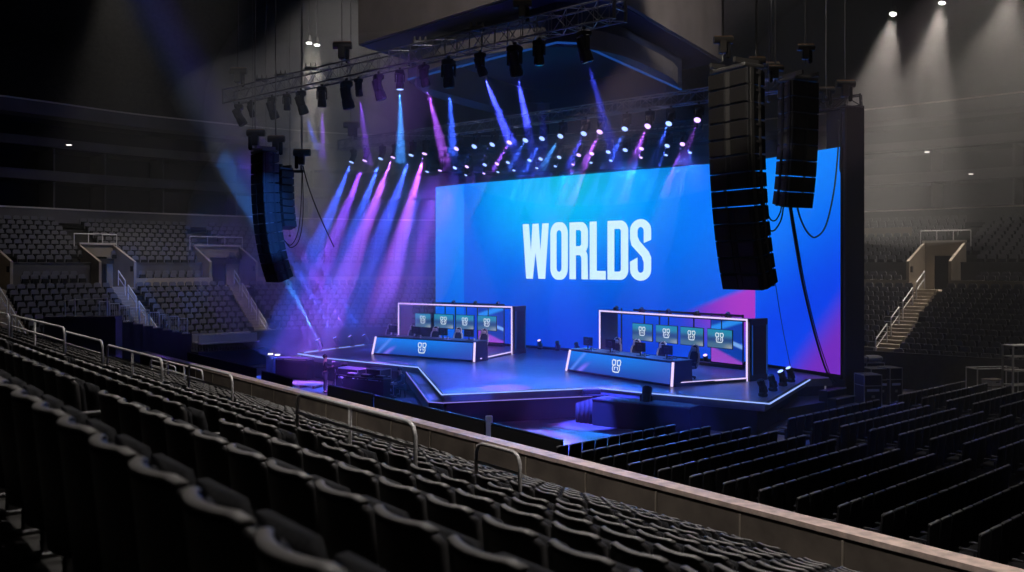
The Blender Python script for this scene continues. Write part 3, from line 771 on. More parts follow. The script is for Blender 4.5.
def booth(side, fl, fr, dl, dr, mon_px, chair_px, tv_px, pan, pyl):
    """fl, fr: feet of the two front posts; dl, dr: bottom corners of the desk's front (world)."""
    fx = (fr-fl); W = fx.length; fx.normalize(); m4 = frame(fl, fx); H = 2.58; PL = .14
    lr = 'left' if side == 0 else 'right'
    near = 'left booth' if side == 0 else 'right booth'
    t = thing('player_booth', ['open player booth with glowing white frame on the left half of the stage', 'open player booth with glowing white frame standing nearer on the right of the stage'][side], 'booth')
    t.matrix_world = m4
    D = 2.3
    for x in (0, W):
        q = MB(); q.box((x, -.03, H/2), (.065, .04, H)); q.build('post_light', M['led_pink'], t)
    q = MB(); q.box((W/2, -.03, H-.04), (W, .04, .07)); q.build('beam_light', M['led_pink'], t)
    q = MB(); q.box((W/2, .12, H-.06), (W+.2, .28, .14)); q.build('roof_beam', M['frame'], t)
    for x in (0, W):
        q = MB(); q.rbox((x+(.12 if x else -.12)*0+(.05 if x else -.05), .6, H/2), (.16, 1.15, H), .02)
        py = q.build('side_pylon', M['frame'], t)
        q = MB(); sx = 1 if x else -1
        q.box((x+.14*sx, .6, H*.5), (.02, .85, H*.78)); q.build('pylon_panel', M['black'], py)
        for yy in (.14, 1.06): 
            q = MB(); q.box((x+.155*sx, yy, H*.5), (.02, .03, H*.8)); q.build('pylon_trim', M['trim_blue'], py)
    def alb(px, off=D):
        kk = (px-512)/F; o_ = fl+Vector((-fx.y, fx.x, 0))*off; return (kk*o_.y-o_.x)/(fx.x-kk*fx.y)
    bp_ = [alb(x) for x in pyl]
    for x in bp_:
        q = MB(); q.box((x, D, H/2), (.06, .06, H)); q.build('back_post', M['frame'], t)
    q = MB(); q.box((bp_[-1]/2, D, .14), (bp_[-1], .3, .28)); q.build('sill', M['frame'], t)
    q = MB(); q.box((bp_[-1]/2, D, H-.06), (bp_[-1], .10, .10)); q.build('back_beam', M['frame'], t)
    # slanting picture panel at one end of the back
    q = MB(); xa, xb = alb(pan[0]), alb(pan[1])
    q.face([(xa, D-.05, .35), (xb, D-.05, .35), (xb, D-.05, H-.15), (xa, D-.05, H-.15)], [(0, 0), (1, 0), (1, 1), (0, 1)]); q.build('picture_panel', M['pic_booth'], t)
    q = MB(); q.box(((xa+xb)/2, D, H/2), (xb-xa, .06, H-.4)); q.build('panel_back', M['frame'], t)
    # raised floor reaching to the desk
    inv = m4.inverted(); a, c = inv @ dl, inv @ dr
    q = MB(); q.prism([(a.x, a.y+.2), (c.x, c.y+.2), (W, -.05), (W, D*.4), (bp_[-1]+.1, D+.1), (0, D+.1), (0, -.05)], 0, PL); q.build('platform', M['deck'], t)
    q = MB(); p0, p1 = Vector((c.x, c.y+.5, PL)), Vector((W, -.1, PL)); q.box((0, 0, 0), ((p1-p0).length, .04, .05), frame((p0+p1)/2, p1-p0)); q.build('platform_light', M['led_pink'], t)
    # spot fixtures on the roof beam
    for k in range(5):
        x = W*(.12+.19*k); f = thing('booth_spotlight', f'small black spotlight, {ordw(k+1)} from the left on top of the {near}', 'spotlight')
        f.matrix_world = m4 @ Matrix.Translation((x, .1, H))
        q = MB(); q.box((0, 0, .04), (.30, .10, .05)); q.build('bracket', M['black'], f)
        q = MB(); q.cyl((-.05, .05, .15), (.05, -.18, .10), .10, .085, 10); hd = q.build('head', M['black'], f)
        q = MB(); q.cyl((.05, -.181, .10), (.052, -.19, .098), .08, .08, 10); q.build('lens', M['lens_off'], hd)
    # the desk
    dx = dr-dl; Wd = dx.length; dm = frame(dl, dx)
    k = thing('player_desk', ['long player desk with a glowing blue front and white crest in the left booth', 'long player desk with a glowing blue front and white crest in the right booth'][side], 'desk')
    k.matrix_world = dm
    Hd = .97; ins = .13; dp = 1.15; tip = .12
    fc_ = [(0, 0, .06), (Wd, 0, .06), (Wd-ins*.3, tip, Hd), (ins, tip, Hd)]
    q = MB(); q.face([(.12, .0, .10), (Wd-.12, 0, .10), (Wd-.12-ins*.3, tip-.012, Hd-.04), (.12+ins, tip-.012, Hd-.04)], [(0, 0), (1, 0), (1, 1), (0, 1)]); q.build('front_screen', M['pic_desk'], k)
    q = MB(); q.hull([(0, .03, 0), (Wd, .03, 0), (Wd, dp, 0), (0, dp, 0), (ins, tip+.02, Hd), (Wd-ins*.3, tip+.02, Hd), (Wd-ins*.3, dp, Hd), (ins, dp, Hd)], [(3, 2, 1, 0), (4, 5, 6, 7), (0, 1, 5, 4), (1, 2, 6, 5), (2, 3, 7, 6), (3, 0, 4, 7)]); q.build('body', M['frame'], k)
    q = MB(); q.rbox((Wd/2+ins*.3, dp/2+.08, Hd+.02), (Wd-ins, dp-.05, .04), .01); q.build('desk_top', M['frame'], k)
    for pa_, pb_ in (((.02, -.01, .02), (.04+ins, tip-.02, Hd)), ((Wd-.02, -.01, .02), (Wd-.02-ins*.3, tip-.02, Hd))):
        q = MB(); va, vb = Vector(pa_), Vector(pb_); q.hull([va+Vector((-.05, -.01, 0)), va+Vector((.05, -.01, 0)), vb+Vector((.05, -.01, 0)), vb+Vector((-.05, -.01, 0)), va+Vector((-.05, .04, 0)), va+Vector((.05, .04, 0)), vb+Vector((.05, .04, 0)), vb+Vector((-.05, .04, 0))], [(0, 1, 2, 3), (7, 6, 5, 4), (0, 4, 5, 1), (1, 5, 6, 2), (2, 6, 7, 3), (3, 7, 4, 0)]); q.build('end_light', M['led_pink'], k)
    q = MB(); emblem(q, 0, 0, .56, 0); o = q.build('crest', EMB, k); o.location = (Wd*.505, tip*.5-.03, .53); o.rotation_euler = (-math.atan2(tip, Hd), 0, 0)
    # things on the desk
    dinv = dm.inverted()
    def along(px, off):   # place on the line parallel to the desk front, off metres behind it, seen in column px
        kk = (px-512)/F; o_ = dl+Vector((-dx.y, dx.x, 0)).normalized()*off; d_ = dx.normalized()
        s_ = (kk*o_.y-o_.x)/(d_.x-kk*d_.y); return s_
    for j, px in enumerate(mon_px):
        x = along(px, .55); mm = thing('desk_monitor', f'black monitor seen from behind, {ordw(j+1)} from the left on the {lr} desk', 'monitor')
        mm.matrix_world = dm @ Matrix.Translation((x, .55, Hd+.04))
        q = MB(); q.rbox((0, 0, .37), (.62, .05, .38), .015); q.build('screen_back', M['black'], mm)
        q = MB(); q.rbox((0, -.04, .37), (.26, .05, .2), .02); q.build('rear_housing', M['chair_dark'], mm)
        q = MB(); q.cyl((0, 0, .01), (0, 0, .30), .03); q.build('stand', M['black'], mm)
        q = MB(); q.rbox((0, 0, .01), (.28, .22, .02), .008); q.build('base', M['black'], mm)
        kb = thing('desk_keyboard', f'small dark keyboard behind the {ordw(j+1)} monitor on the {lr} desk', 'keyboard'); kb.matrix_world = dm @ Matrix.Translation((x, .86, Hd+.04))
        q = MB(); q.rbox((0, 0, .015), (.40, .14, .03), .01); q.build('case', M['black'], kb); q = MB(); q.box((0, 0, .033), (.36, .10, .01)); q.build('keys', M['chair_light'], kb)
        mu = thing('desk_cup', f'small pale cup beside the {ordw(j+1)} monitor on the {lr} desk', 'cup'); mu.matrix_world = dm @ Matrix.Translation((x+.48, .35, Hd+.04))
        q = MB(); q.cyl((0, 0, 0), (0, 0, .15), .035, .042, 10); q.build('cup_body', M['chair_light'], mu); q = MB(); q.cyl((0, 0, .15), (0, 0, .165), .045, .045, 10); q.build('lid', M['black'], mu)
    for j, px in enumerate(chair_px):
        x = along(px, 1.75); ch = thing('gaming_chair', f'tall black gaming chair with pale sides, {ordw(j+1)} from the left behind the {lr} desk', 'chair', group=None)
        ch.matrix_world = dm @ Matrix.Translation((x, 1.75, PL)) @ Matrix.Rotation(random.uniform(-.25, .25), 4, 'Z')
        # local -y faces us
        prof = [(.46, .20), (.60, .25), (.85, .27), (1.02, .24), (1.10, .17), (1.22, .17), (1.30, .14), (1.34, .06)]
        q = MB(); rings = [[Vector((-w, .28+(z-.46)*.18, z)), Vector((-w*.7, .22+(z-.46)*.18, z)), Vector((w*.7, .22+(z-.46)*.18, z)), Vector((w, .28+(z-.46)*.18, z)), Vector((w*.8, .34+(z-.46)*.18, z)), Vector((-w*.8, .34+(z-.46)*.18, z))] for z, w in prof]
        q.loft(rings); q.build('backrest', M['chair_dark'], ch)
        for sg in (-1, 1):
            q = MB(); q.tube([(sg*(w-.005), .245+(z-.46)*.18, z) for z, w in prof], .045, 6); q.build('side_bolster', M['chair_light'], ch)
        q = MB(); q.rbox((0, .19+.12, 1.18), (.24, .09, .16), .03); q.build('head_pillow', M['chair_light'], ch)
        q = MB(); q.rbox((0, 0, .45), (.50, .52, .11), .04); q.build('seat', M['chair_dark'], ch)
        for sg in (-1, 1): q = MB(); q.rbox((sg*.31, .02, .68), (.08, .28, .04), .015); q.box((sg*.31, .05, .56), (.04, .06, .24)); q.build('armrest', M['chair_dark'], ch)
        q = MB(); q.cyl((0, 0, .08), (0, 0, .42), .04); q.build('gas_column', M['black'], ch)
        q = MB(); 
        for n_ in range(5): an = 2*PI*n_/5; q.tube([(0, 0, .12), (.3*math.cos(an), .3*math.sin(an), .06)], .025); q.ball((.3*math.cos(an), .3*math.sin(an), .035), .035, 6, 4)
        q.build('star_base', M['black'], ch)
    # hanging TVs
    for j, (xa, xb) in enumerate(tv_px):
        off = D-.16
        def al(px):
            kk = (px-512)/F; o_ = fl+Vector((-fx.y, fx.x, 0))*off; return (kk*o_.y-o_.x)/(fx.x-kk*fx.y)
        s0, s1 = al(xa), al(xb); w = s1-s0
        tv = thing('hanging_tv', f'flat screen with a pale crest on blue, {ordw(j+1)} from the left in the {lr} booth', 'screen')
        tv.matrix_world = m4 @ Matrix.Translation(((s0+s1)/2, off, 1.03)); hh = .82
        q = MB(); q.face([(-w/2, -.035, 0), (w/2, -.035, 0), (w/2, -.035, hh), (-w/2, -.035, hh)], [(0, 0), (1, 0), (1, 1), (0, 1)]); q.build('picture', M['pic_tv'], tv)
        q = MB(); q.rbox((0, 0, hh/2), (w+.06, .06, hh+.06), .015); q.build('casing', M['black'], tv)
        q = MB(); q.box((0, .10, hh*.5), (.2, .12, .2)); q.box((0, .12, (hh*.5+1.5)/2+.15), (.05, .05, 1.3-hh*.5)); q.build('bracket', M['black'], tv)
        q = MB(); emblem(q, 0, hh*.56, .46, -.045, sx=.62*w/.85); q.build('crest', EMB, tv)
BP = SZ
bl = (on(398.6, 344.6, SZ)); 
booth(0, Vector((-6.65, 52.9, SZ)), Vector((0, 48.3, SZ)), on(372, 354.5, SZ), on(474.3, 362.3, SZ), [393, 416, 443, 469], [384, 407, 432.6, 454.6, 480.6], [(415.5, 431), (434.5, 453.5), (456.5, 474), (478, 496.5)], (479, 504), (434, 455.5, 477.5, 504))
booth(1, Vector((4.35, 44.4, SZ)), Vector((9.7, 37.1, SZ)), on(565.8, 371, SZ), on(672, 387.3, SZ), [588, 610.4, 640.3, 667], [612, 632, 657, 689], [(633, 652.5), (656.5, 677.5), (681, 703.5), (708, 732.5)], (712, 743), (621.5, 659.5, 711.5, 743))

# ================================================================== trusses
def truss(label, a, c, w=.55, h=.55, m='truss', bay=.6):
    a, c = Vector(a), Vector(c); L = (c-a).length; t = thing('lighting_truss', label, 'truss'); t.matrix_world = frame(a, c-a)
    for y in (-w/2, w/2):
        for z in (0, h):
            q = MB(); q.tube([(0, y, z), (L, y, z)], .030, 6); q.build('chord', M[m], t)
    q = MB(); n = max(2, round(L/bay))
    for k in range(n):
        xa, xb = L*k/n, L*(k+1)/n
        for y in (-w/2, w/2): q.tube([(xa, y, 0 if k % 2 else h), (xb, y, h if k % 2 else 0)], .015, 4)
        for z in (0, h): q.tube([(xa, -w/2 if k % 2 else w/2, z), (xb, w/2 if k % 2 else -w/2, z)], .014, 4)
        q.tube([(xa, -w/2, 0), (xa, -w/2, h)], .015, 4); q.tube([(xa, w/2, 0), (xa, w/2, h)], .015, 4); q.tube([(xa, -w/2, 0), (xa, w/2, 0)], .014, 4)
    q.build('lattice', M[m], t)
    for x in (0, L):
        q = MB(); q.box((x, 0, h/2), (.06, w+.1, .06)); q.box((x, -w/2, h/2), (.08, .08, h+.08)); q.box((x, w/2, h/2), (.08, .08, h+.08)); q.build('end_frame', M[m], t)
    return t
def on_line(a, c, px):
    a, c = Vector(a), Vector(c); k = (px-512)/F; d = c-a; s = (k*a.y-a.x)/(d.x-k*d.y); return a+d*s
# front truss: bottom chord from (228,103) to (620,10)
FT = (at(229, 104, 41.5), at(620, 13, 27.2)); FT[1].z = FT[0].z
zf = FT[0].z
truss('long bare aluminium truss carrying lamps high in front of the stage', FT[0], FT[1], .6, .62, 'truss')
TA = (at(342, 149.5, 51.6), at(792, 98, 34.0)); TA[1].z = TA[0].z
truss('second truss carrying the upper row of bright lamps above the stage', TA[0], TA[1], .5, .5, 'truss')
TB = (at(425, 160, 53.5), at(700, 127, 41.0)); TB[1].z = TB[0].z
truss('dark truss behind the upper row of bright lamps', TB[0], TB[1], .4, .4, 'truss_dark')
TC = (at(455, 168, 56.2), at(760, 139, 41.7)); TC[1].z = TC[0].z
truss('dark truss just above the top edge of the big screen', TC[0], TC[1], .35, .35, 'truss_dark')
TD = (Vector((11.2, 42.2, 12.35)), Vector((15.4, 37.6, 12.75)))
truss('short truss on top of the black masking wall', at(819, 111, 38.6), at(861, 104, 37.8), .4, .45, 'truss_dark')

# ------------------------------------------------------------------ moving head lamps
ENERGY = 1.0
def spot(name, parent, loc, power, col, size, blend=.35, radius=.06, rot=None):
    l = bpy.data.lights.new(name, 'SPOT'); l.energy = power; l.color = col; l.spot_size = size; l.spot_blend = blend; l.shadow_soft_size = radius
    o = bpy.data.objects.new(name, l); COL.objects.link(o); o.parent = parent; o.location = loc
    if rot is not None: o.rotation_euler = rot
    return o
def fixture(label, pos, d, size=1., lens='lens_off', beam=None, power=0, spread=4.5, hang=True, pale=False, group=None):
    """pos: where the clamp meets the truss (or the foot on the deck); d: where the lamp points."""
    d = Vector(d).normalized(); s = size
    t = thing('moving_head_lamp', label, 'stage lamp', pos, rotz(Vector((d.x, d.y, 0)))-PI/2 if abs(d.x)+abs(d.y) > .05 else 0, group)
    sg = -1 if hang else 1
    q = MB()
    if hang: q.tube([(0, 0, .08*s), (0, 0, -.03*s)], .03*s, 6); q.box((0, 0, .05*s), (.10*s, .05*s, .06*s))
    q.rbox((0, 0, sg*.10*s), (.36*s, .30*s, .16*s), .03*s); q.build('base', M['black'], t)
    q = MB()
    for x in (-.19, .19): q.rbox((x*s, 0, sg*.33*s), (.05*s, .13*s, .36*s), .015*s)
    q.rbox((0, 0, sg*.19*s), (.40*s, .13*s, .04*s), .01*s); yk = q.build('yoke', M['black'], t)
    hd = MB(); pr = [(.30, .10), (.27, .135), (.05, .15), (-.06, .145), (-.12, .165), (-.30, .175), (-.34, .16)]
    hd.loft([[Vector((r*s*math.cos(2*PI*k/10), r*s*math.sin(2*PI*k/10), z*s)) for k in range(10)] for z, r in pr])
    h = hd.build('head', M['case'] if pale else M['black'], t)
    tilt = math.acos(max(-1, min(1, -d.z)))        # angle from straight down towards local +y
    h.location = (0, 0, sg*.46*s); h.rotation_euler = (tilt, 0, 0)
    q = MB(); q.loft([[Vector((r*s*math.cos(2*PI*k/12), r*s*math.sin(2*PI*k/12), z*s)) for k in range(12)] for z, r in ((-.335, .145), (-.352, .14), (-.362, .09))]); q.build('lens', M[lens], h)
    if power: spot('lamp_beam', h, (0, 0, -.42*s), power, beam, math.radians(spread), .6, .045*s)
    return t
BLUE = (.04, .11, 1.0); AZURE = (.05, .28, 1.0); VIOLET = (.26, .07, 1.0); PURPLE = (.42, .11, 1.0); DEEP = (.05, .07, 1.0)
rg = random.Random(3)
PW = 170000
# upper bright row on the second truss
rowA = [(353.5, BLUE), (366.7, VIOLET), (382.5, BLUE), (395, PURPLE), (413, BLUE), (426, PURPLE), (459, VIOLET), (477, BLUE), (495, DEEP), (512, VIOLET), (528, BLUE), (544.5, BLUE), (563, AZURE), (586, DEEP), (602, PURPLE), (627, BLUE), (650, PURPLE), (671, BLUE), (699, PURPLE)]
for k, (px, c) in enumerate(rowA):
    p = on_line(*TA, px); p.z = TA[0].z-.08
    jit = Vector((rg.uniform(-.05, .05), rg.uniform(-.06, .06), 0))
    d = (-Nv*(.42 if px < 440 else .85)+Uv*(.06-.16*k/18)+Vector((0, 0, -1)))+jit
    vio = c in (VIOLET, PURPLE)
    fixture(f'{"violet" if vio else "blue"} glowing stage lamp, {ordw(k+1)} from the left in the upper bright row', p, d, .95, 'lens_violet' if vio else 'lens_blue', c, PW*(1.0 if vio else .9)*(.55 if px < 440 else .20), 12 if px < 440 else 11)
rowB = [(428.5, BLUE), (441, PURPLE), (457, BLUE), (469, PURPLE), (487, BLUE), (499, PURPLE), (510, BLUE), (531.5, BLUE), (542.5, DEEP), (561, BLUE), (580.5, VIOLET), (593.5, PURPLE), (610, BLUE), (627, BLUE), (643, VIOLET), (669, BLUE), (684, PURPLE)]
for k, (px, c) in enumerate(rowB):
    p = on_line(*TB, px); p.z = TB[0].z-.06
    d = (-Nv*(.34 if px < 450 else .75)+Uv*(.05-.12*k/16)+Vector((0, 0, -1)))+Vector((rg.uniform(-.05, .05), rg.uniform(-.05, .05), 0))
    vio = c in (VIOLET, PURPLE)
    fixture(f'{"violet" if vio else "blue"} glowing stage lamp, {ordw(k+1)} from the left in the middle bright row', p, d, .85, 'lens_violet' if vio else 'lens_blue', c, PW*(.3 if px < 450 else .10), 10)
rowC = [467, 485, 499, 515, 538, 556.5, 574, 592, 612, 642, 667, 691]
for k, px in enumerate(rowC):
    p = on_line(*TC, px); p.z = TC[0].z-.04
    vio = k in (1, 6, 9)
    fixture(f'small {"violet" if vio else "blue"} white lamp, {ordw(k+1)} from the left along the top of the screen', p, (-Nv*.5+Vector((0, 0, -1))), .65, 'lens_violet' if vio else 'lens_blue', PURPLE if vio else BLUE, PW*.12, 5)
# lamps of the front truss
rowF = [(239, (.55, .1, -1), 1.35, 0), (251, (.35, .2, -1), .95, VIOLET), (272, (.35, .15, -1), 1.3, 0), (287, (0, .1, -1), .95, 0), (301, (.35, .15, -1), 1.35, BLUE), (322, (0, 0.05, -1), 1.15, VIOLET), (346.5, (.22, .1, -1), 1.5, 0), (358.5, (.12, .1, -1), .95, VIOLET), (378.5, (.3, .1, -1), 1.35, 0), (400, (0, .05, -1), 1.0, AZURE), (424, (.25, .2, -1), 1.1, PURPLE), (448.5, (.05, .2, -1), 1.35, BLUE), (480, (.42, .3, -1), 1.1, DEEP), (514.5, (.22, .3, -1), 1.4, DEEP), (539, (.03, .05, -1), 1.1, DEEP), (584, (.30, .12, -1), 1.35, DEEP)]
for k, (px, d, s, c) in enumerate(rowF):
    p = on_line(*FT, px); p.z = zf-.10
    lens = 'lens_blue' if k == 9 else 'lens_off'
    fixture(f'black hanging stage lamp{" with glowing blue lens" if k == 9 else ""}, {ordw(k+1)} from the left under the front truss', p, d, s*.92, lens, c if c else None, (PW*(.8 if c == DEEP else .42 if px > 390 else .10)*(.7 if c == PURPLE else 1)) if c else 0, 11, pale=(k in (10, 11, 15)))
# small lamps clamped on top of the front truss
for k, px in enumerate((262, 281, 311, 420, 477)):
    p = on_line(*FT, px); p.z = zf+.66
    t = thing('truss_clamp', f'small clamp with fittings, {ordw(k+1)} from the left on top of the front truss', 'clamp', p)
    q = MB(); q.rbox((0, 0, .08), (.5, .2, .14), .03); q.build('body', M['truss_dark'], t)
    q = MB()
    for j in range(3): q.cyl((-.2+.2*j, 0, .14), (-.2+.2*j, 0, .30), .05, .03, 8)
    q.build('fitting', M['rig'], t)
# up lights along the stage edges
for k, (px, py, c) in enumerate(((320, 348.3, AZURE), (337, 346, BLUE), (352, 344.5, VIOLET), (366, 343, BLUE))):
    p = on(px, py+2, SZ); p.z = SZ
    fixture(f'floor lamp shooting a {"violet" if c == VIOLET else "blue"} beam upward, {ordw(k+1)} from the corner along the stage edge', p, (-.50-.03*k, -.10, 1), .8, 'lens_violet' if c == VIOLET else 'lens_blue', c, PW*.6, 6.5, hang=False)
for k, (px, py) in enumerate(((763, 397), (773, 391.5), (783, 386.5), (791, 382.5))):
    p = on(px, py, SZ)
    fixture(f'{"white glowing" if k > 1 else "dark"} floor lamp, {ordw(k+1)} from the front corner along the near end of the stage', p, (-.5, -.2, 1), .8, 'lens_blue' if k > 1 else 'lens_off', None, 0, hang=False)
for k, (px, py, z_) in enumerate(((523, 347.5, SZ), (540, 349.5, SZ), (558, 351, SZ), (577, 352.5, SZ), (706, 366, SZ), (729, 366.5, SZ))):
    p = on(px, py, SZ)
    fixture(f'small lamp on the stage floor below the big screen, {ordw(k+1)} from the left', p, (-.3, -.5, 1), .7, 'lens_violet' if k in (0, 1, 4) else 'lens_off', None, 0, hang=False)
p = on(645, 394, SZ); 
fixture('pale blue lit floor lamp standing at the bend of the stage front', p+Vector((0, -.35, -.55)), (.2, .6, .8), 1.1, 'lens_blue', None, 0, hang=False)

# ================================================================== chain hoists and cables
def hoist(label, p, top=29., s=1., flip=1, flat=False):
    t = thing('chain_hoist', label, 'hoist', p)
    q = MB(); q.rbox((0, 0, .30*s), (.26*s, .24*s, .46*s), .03*s); q.build('gearbox', M['hoist'], t)
    q = MB(); q.cyl((-.32*s, 0, .55*s), (.36*s, 0, .55*s), .13*s, .13*s, 12); mo = q.build('motor', M['hoist'], t)
    q = MB(); q.cyl((-.30*s, 0, .655*s), (.34*s, 0, .655*s), .055*s, .055*s, 8); q.build('motor_rim', M['hoist_rim'], mo)
    q = MB(); q.tube([(.0, 0, .6*s), (.0, 0, top-p.z)], .028, 5); q.build('lift_chain', M['chain'], t)
    q = MB(); q.tube([(0, 0, .1*s), (0, 0, -.18*s)], .03*s, 6); q.build('hook', M['rig'], t)
    q = MB(); q.rbox((.20*s*flip, 0, .18*s), (.14*s, .14*s, .55*s), .04*s); q.build('chain_bag', M['matte'], t)
    return t
p = on_line(*FT, 238); p.z = zf+.8; hoist('chain hoist above the dark end of the front truss', p, s=1.1)
p = on_line(*FT, 342); p.z = zf+.75; hoist('chain hoist above the front truss beside two white house lights', p, s=1.1)
p = on_line(*FT, 522); p.z = zf+.7; hoist('chain hoist above the bright end of the front truss', p, s=.9)
p = on_line(*TA, 351); p.z = TA[0].z+.6; hoist('chain hoist at the far end of the second truss', p, s=1.3)
p = on_line(*TA, 771); p.z = TA[0].z+.55; hoist('chain hoist on the second truss between the two big speaker hangs', p, s=.9)
hoist('chain hoist on the black masking wall, near the speaker hang', at(826, 103, 37), s=.95)
hoist('chain hoist on the black masking wall, at its outer corner', at(845, 99, 36.4), s=1.1)
def wire(label, px, d, y1, r=.014):
    p = at(px, y1, d); t = thing('hanging_wire', label, 'wire', p); q = MB(); q.tube([(0, 0, 0), (0, 0, 29-p.z)], r, 5); q.build('strand', M['chain'], t); 
    q = MB(); q.rbox((0, 0, -.03), (.1, .1, .10), .02); q.build('shackle', M['rig'], t)
wire('thin steel wire dropping past the front truss toward the hanging speakers', 252.5, 40, 140)
wire('thin grey wire left of the two white house lights', 266, 46, 150); wire('thin grey wire below the two white house lights', 302.5, 40, 152)
wire('thin grey wire just right of the hanging speakers', 290, 42, 235)
wire('steel wire between the two big speaker hangs', 768.5, 33, 100); wire('steel wire above the masking wall truss', 826.5, 36, 96)

# ================================================================== hanging line arrays
def line_array(label, top, normal, n, bw, bh, bd, tilt0, tilt1, cat='speaker stack', rig=True, prof='main'):
    """n cabinets hung under each other, each pitched a little more than the one above. normal: where the fronts look."""
    nz = Vector((normal[0], normal[1], 0)).normalized(); t = thing('line_array', label, 'hanging speakers', top)
    t.rotation_euler = (0, 0, rotz(nz)+PI/2)            # local -y looks along the normal
    q = MB(); q.rbox((0, bd*.42, .07), (bw*.9, bd*.95, .10), .02); 
    for x in (-bw*.3, bw*.3): q.box((x, bd*.3, .2), (.07, bd*1.1, .12))
    q.build('fly_frame', M['rig'], t)
    y, z = 0., 0.
    for k in range(n):
        a = tilt0+(tilt1-tilt0)*((k/(n-1))**1.7)
        m = Matrix.Translation((0, y, z)) @ Matrix.Rotation(a, 4, 'X')   # top front edge at the origin; fronts pitch downward
        q = MB(); w2 = bw/2; tp = .80
        vs = []
        for zz in (-.012, -bh+.012):
            vs += [(-w2, .0, zz), (w2, 0, zz), (w2, bd*.35, zz), (w2*tp, bd, zz*.86-bh*.07), (-w2*tp, bd, zz*.86-bh*.07), (-w2, bd*.35, zz)]
        vs = [m @ Vector(v) for v in vs]
        q.hull(vs, [(0, 1, 2, 3, 4, 5), (11, 10, 9, 8, 7, 6)]+[(j, j+6, (j+1) % 6+6, (j+1) % 6) for j in range(6)])
        cb = q.build('cabinet', M['cab'], t)
        q = MB(); q.rbox((-bw*.27, -.012, -bh/2), (bw*.40, .03, bh*.88), .012, m); q.rbox((bw*.27, -.012, -bh/2), (bw*.40, .03, bh*.88), .012, m); q.build('grille', M['grille'], cb)
        q = MB(); q.box((0, -.004, -bh/2), (bw*.10, .02, bh*.86), m); q.build('horn_slot', M['rig'] if prof == 'main' and k < 5 else M['black'], cb)
        for x in (-1, 1):
            q = MB(); q.box((x*(w2+.012), bd*.18, -bh/2), (.025, bd*.14, bh*.98), m); q.box((x*(w2*.9+.02), bd*.62, -bh*.5), (.03, .08, bh*.98), m)
            q.box((x*(w2*.95+.01), bd*.4, -bh*.28), (.03, bd*.42, .05), m)
            q.build('rigging', M['truss_dark'] if prof != 'main' else M['rig'], cb)
        e = m @ Vector((0, 0, -bh)); y, z = e.y, e.z
    return t
RA_TOP = at(733.5, 71, 23.0)
line_array('big near hang of black speakers curving in front of the big screen', RA_TOP+Vector((-.15, 0, 0)), (-.85, -.53), 13, 1.38, .435, .75, 0, math.radians(14))
MA_TOP = at(806, 81, 26.0)
line_array('smaller hang of black speakers facing the side seats beside the masking wall', MA_TOP, (.52, -1.0), 8, 1.02, .46, .7, 0, math.radians(10), prof='side')
LA_TOP = at(257, 153, 38.2)
line_array('far hang of dark speakers curving down beside the violet beams', LA_TOP, (-.80, -.62), 13, 1.38, .43, .75, 0, math.radians(19), prof='far')
LB_TOP = at(279, 171, 40.0)
line_array('short hang of speakers tucked behind the far hang', LB_TOP, (-.60, .42), 8, .85, .33, .6, 0, math.radians(12), prof='far')
hoist('hoist over the near speaker hang, at its front corner', RA_TOP+Vector((-.25, .1, .42)), s=.72)
hoist('hoist over the near speaker hang, at its rear corner', RA_TOP+Vector((.72, .5, .02)), s=.66)
hoist('hoist over the side speaker hang with dark chain bag', MA_TOP+Vector((.05, .2, .62)), s=.72, flip=1)
hoist('hoist over the side speaker hang, near the second truss', MA_TOP+Vector((-.62, .9, .2)), s=.66, flip=-1)
hoist('hoist over the far speaker hang, at its dark side', LA_TOP+Vector((-.1, .1, .25)), s=1.1, flip=-1)
hoist('hoist over the far speaker hang, at its lit side', LA_TOP+Vector((.72, .3, .05)), s=1.05)
hb = LB_TOP+Vector((1.0, 0, .0)); hoist('hoist holding the cable arm behind the far speaker hang', hb+Vector((0, 0, .2)), s=1.1, flip=-1)
t = thing('cable_arm', 'dark arm reaching sideways from the far speaker hang to a hoist', 'bracket', LB_TOP)
q = MB(); q.rbox((.45, 0, -.02), (1.3, .14, .12), .02); q.build('beam', M['truss_dark'], t); q = MB(); q.rbox((1.0, 0, .12), (.1, .1, .3), .02); q.build('lug', M['rig'], t)
def cable(label, pts, r=.022, sag=None):
    o = MB(); P_ = [Vector(p) for p in pts]
    if len(P_) > 2:
        pp = []
        Q = [P_[0]]+P_+[P_[-1]]
        for i in range(1, len(Q)-2):
            for k in range(8):
                u = k/8; pp.append(.5*((2*Q[i])+(-Q[i-1]+Q[i+1])*u+(2*Q[i-1]-5*Q[i]+4*Q[i+1]-Q[i+2])*u*u+(-Q[i-1]+3*Q[i]-3*Q[i+1]+Q[i+2])*u**3))
        pp.append(P_[-1]); P_ = pp
    o.tube(P_, r, 6); ob = o.build('hanging_cable', M['cable'], None, True); return tag(ob, label, 'cable')
d = 39.6
cable('cable looping widest below the far speaker hang to the cable arm', [at(302, 168, d), at(301, 205, d), at(298, 232, d), at(291, 245, d), at(284, 240, d), at(280, 232, d)])
cable('cable looping lower under the far speaker hang', [at(302.5, 170, d), at(303, 215, d), at(299, 240, d), at(291, 247.5, d), at(285, 241, d)])
cable('straight cable slanting down from the hoist toward the violet haze', [at(303, 166, d), at(308, 185, d), at(318, 212, d), at(334, 247, d)], .03)
cable('cable falling beside the far speaker hang', [at(283, 172, d), at(285, 195, d), at(287, 215, d), at(288.5, 226, d)])
d = 26.5
cable('smaller loop of cable between the two speaker hangs', [at(761, 150, d), at(763, 195, d), at(769, 217, d), at(775, 220.5, d), at(780, 213, d), at(781.5, 206, d)], .022)
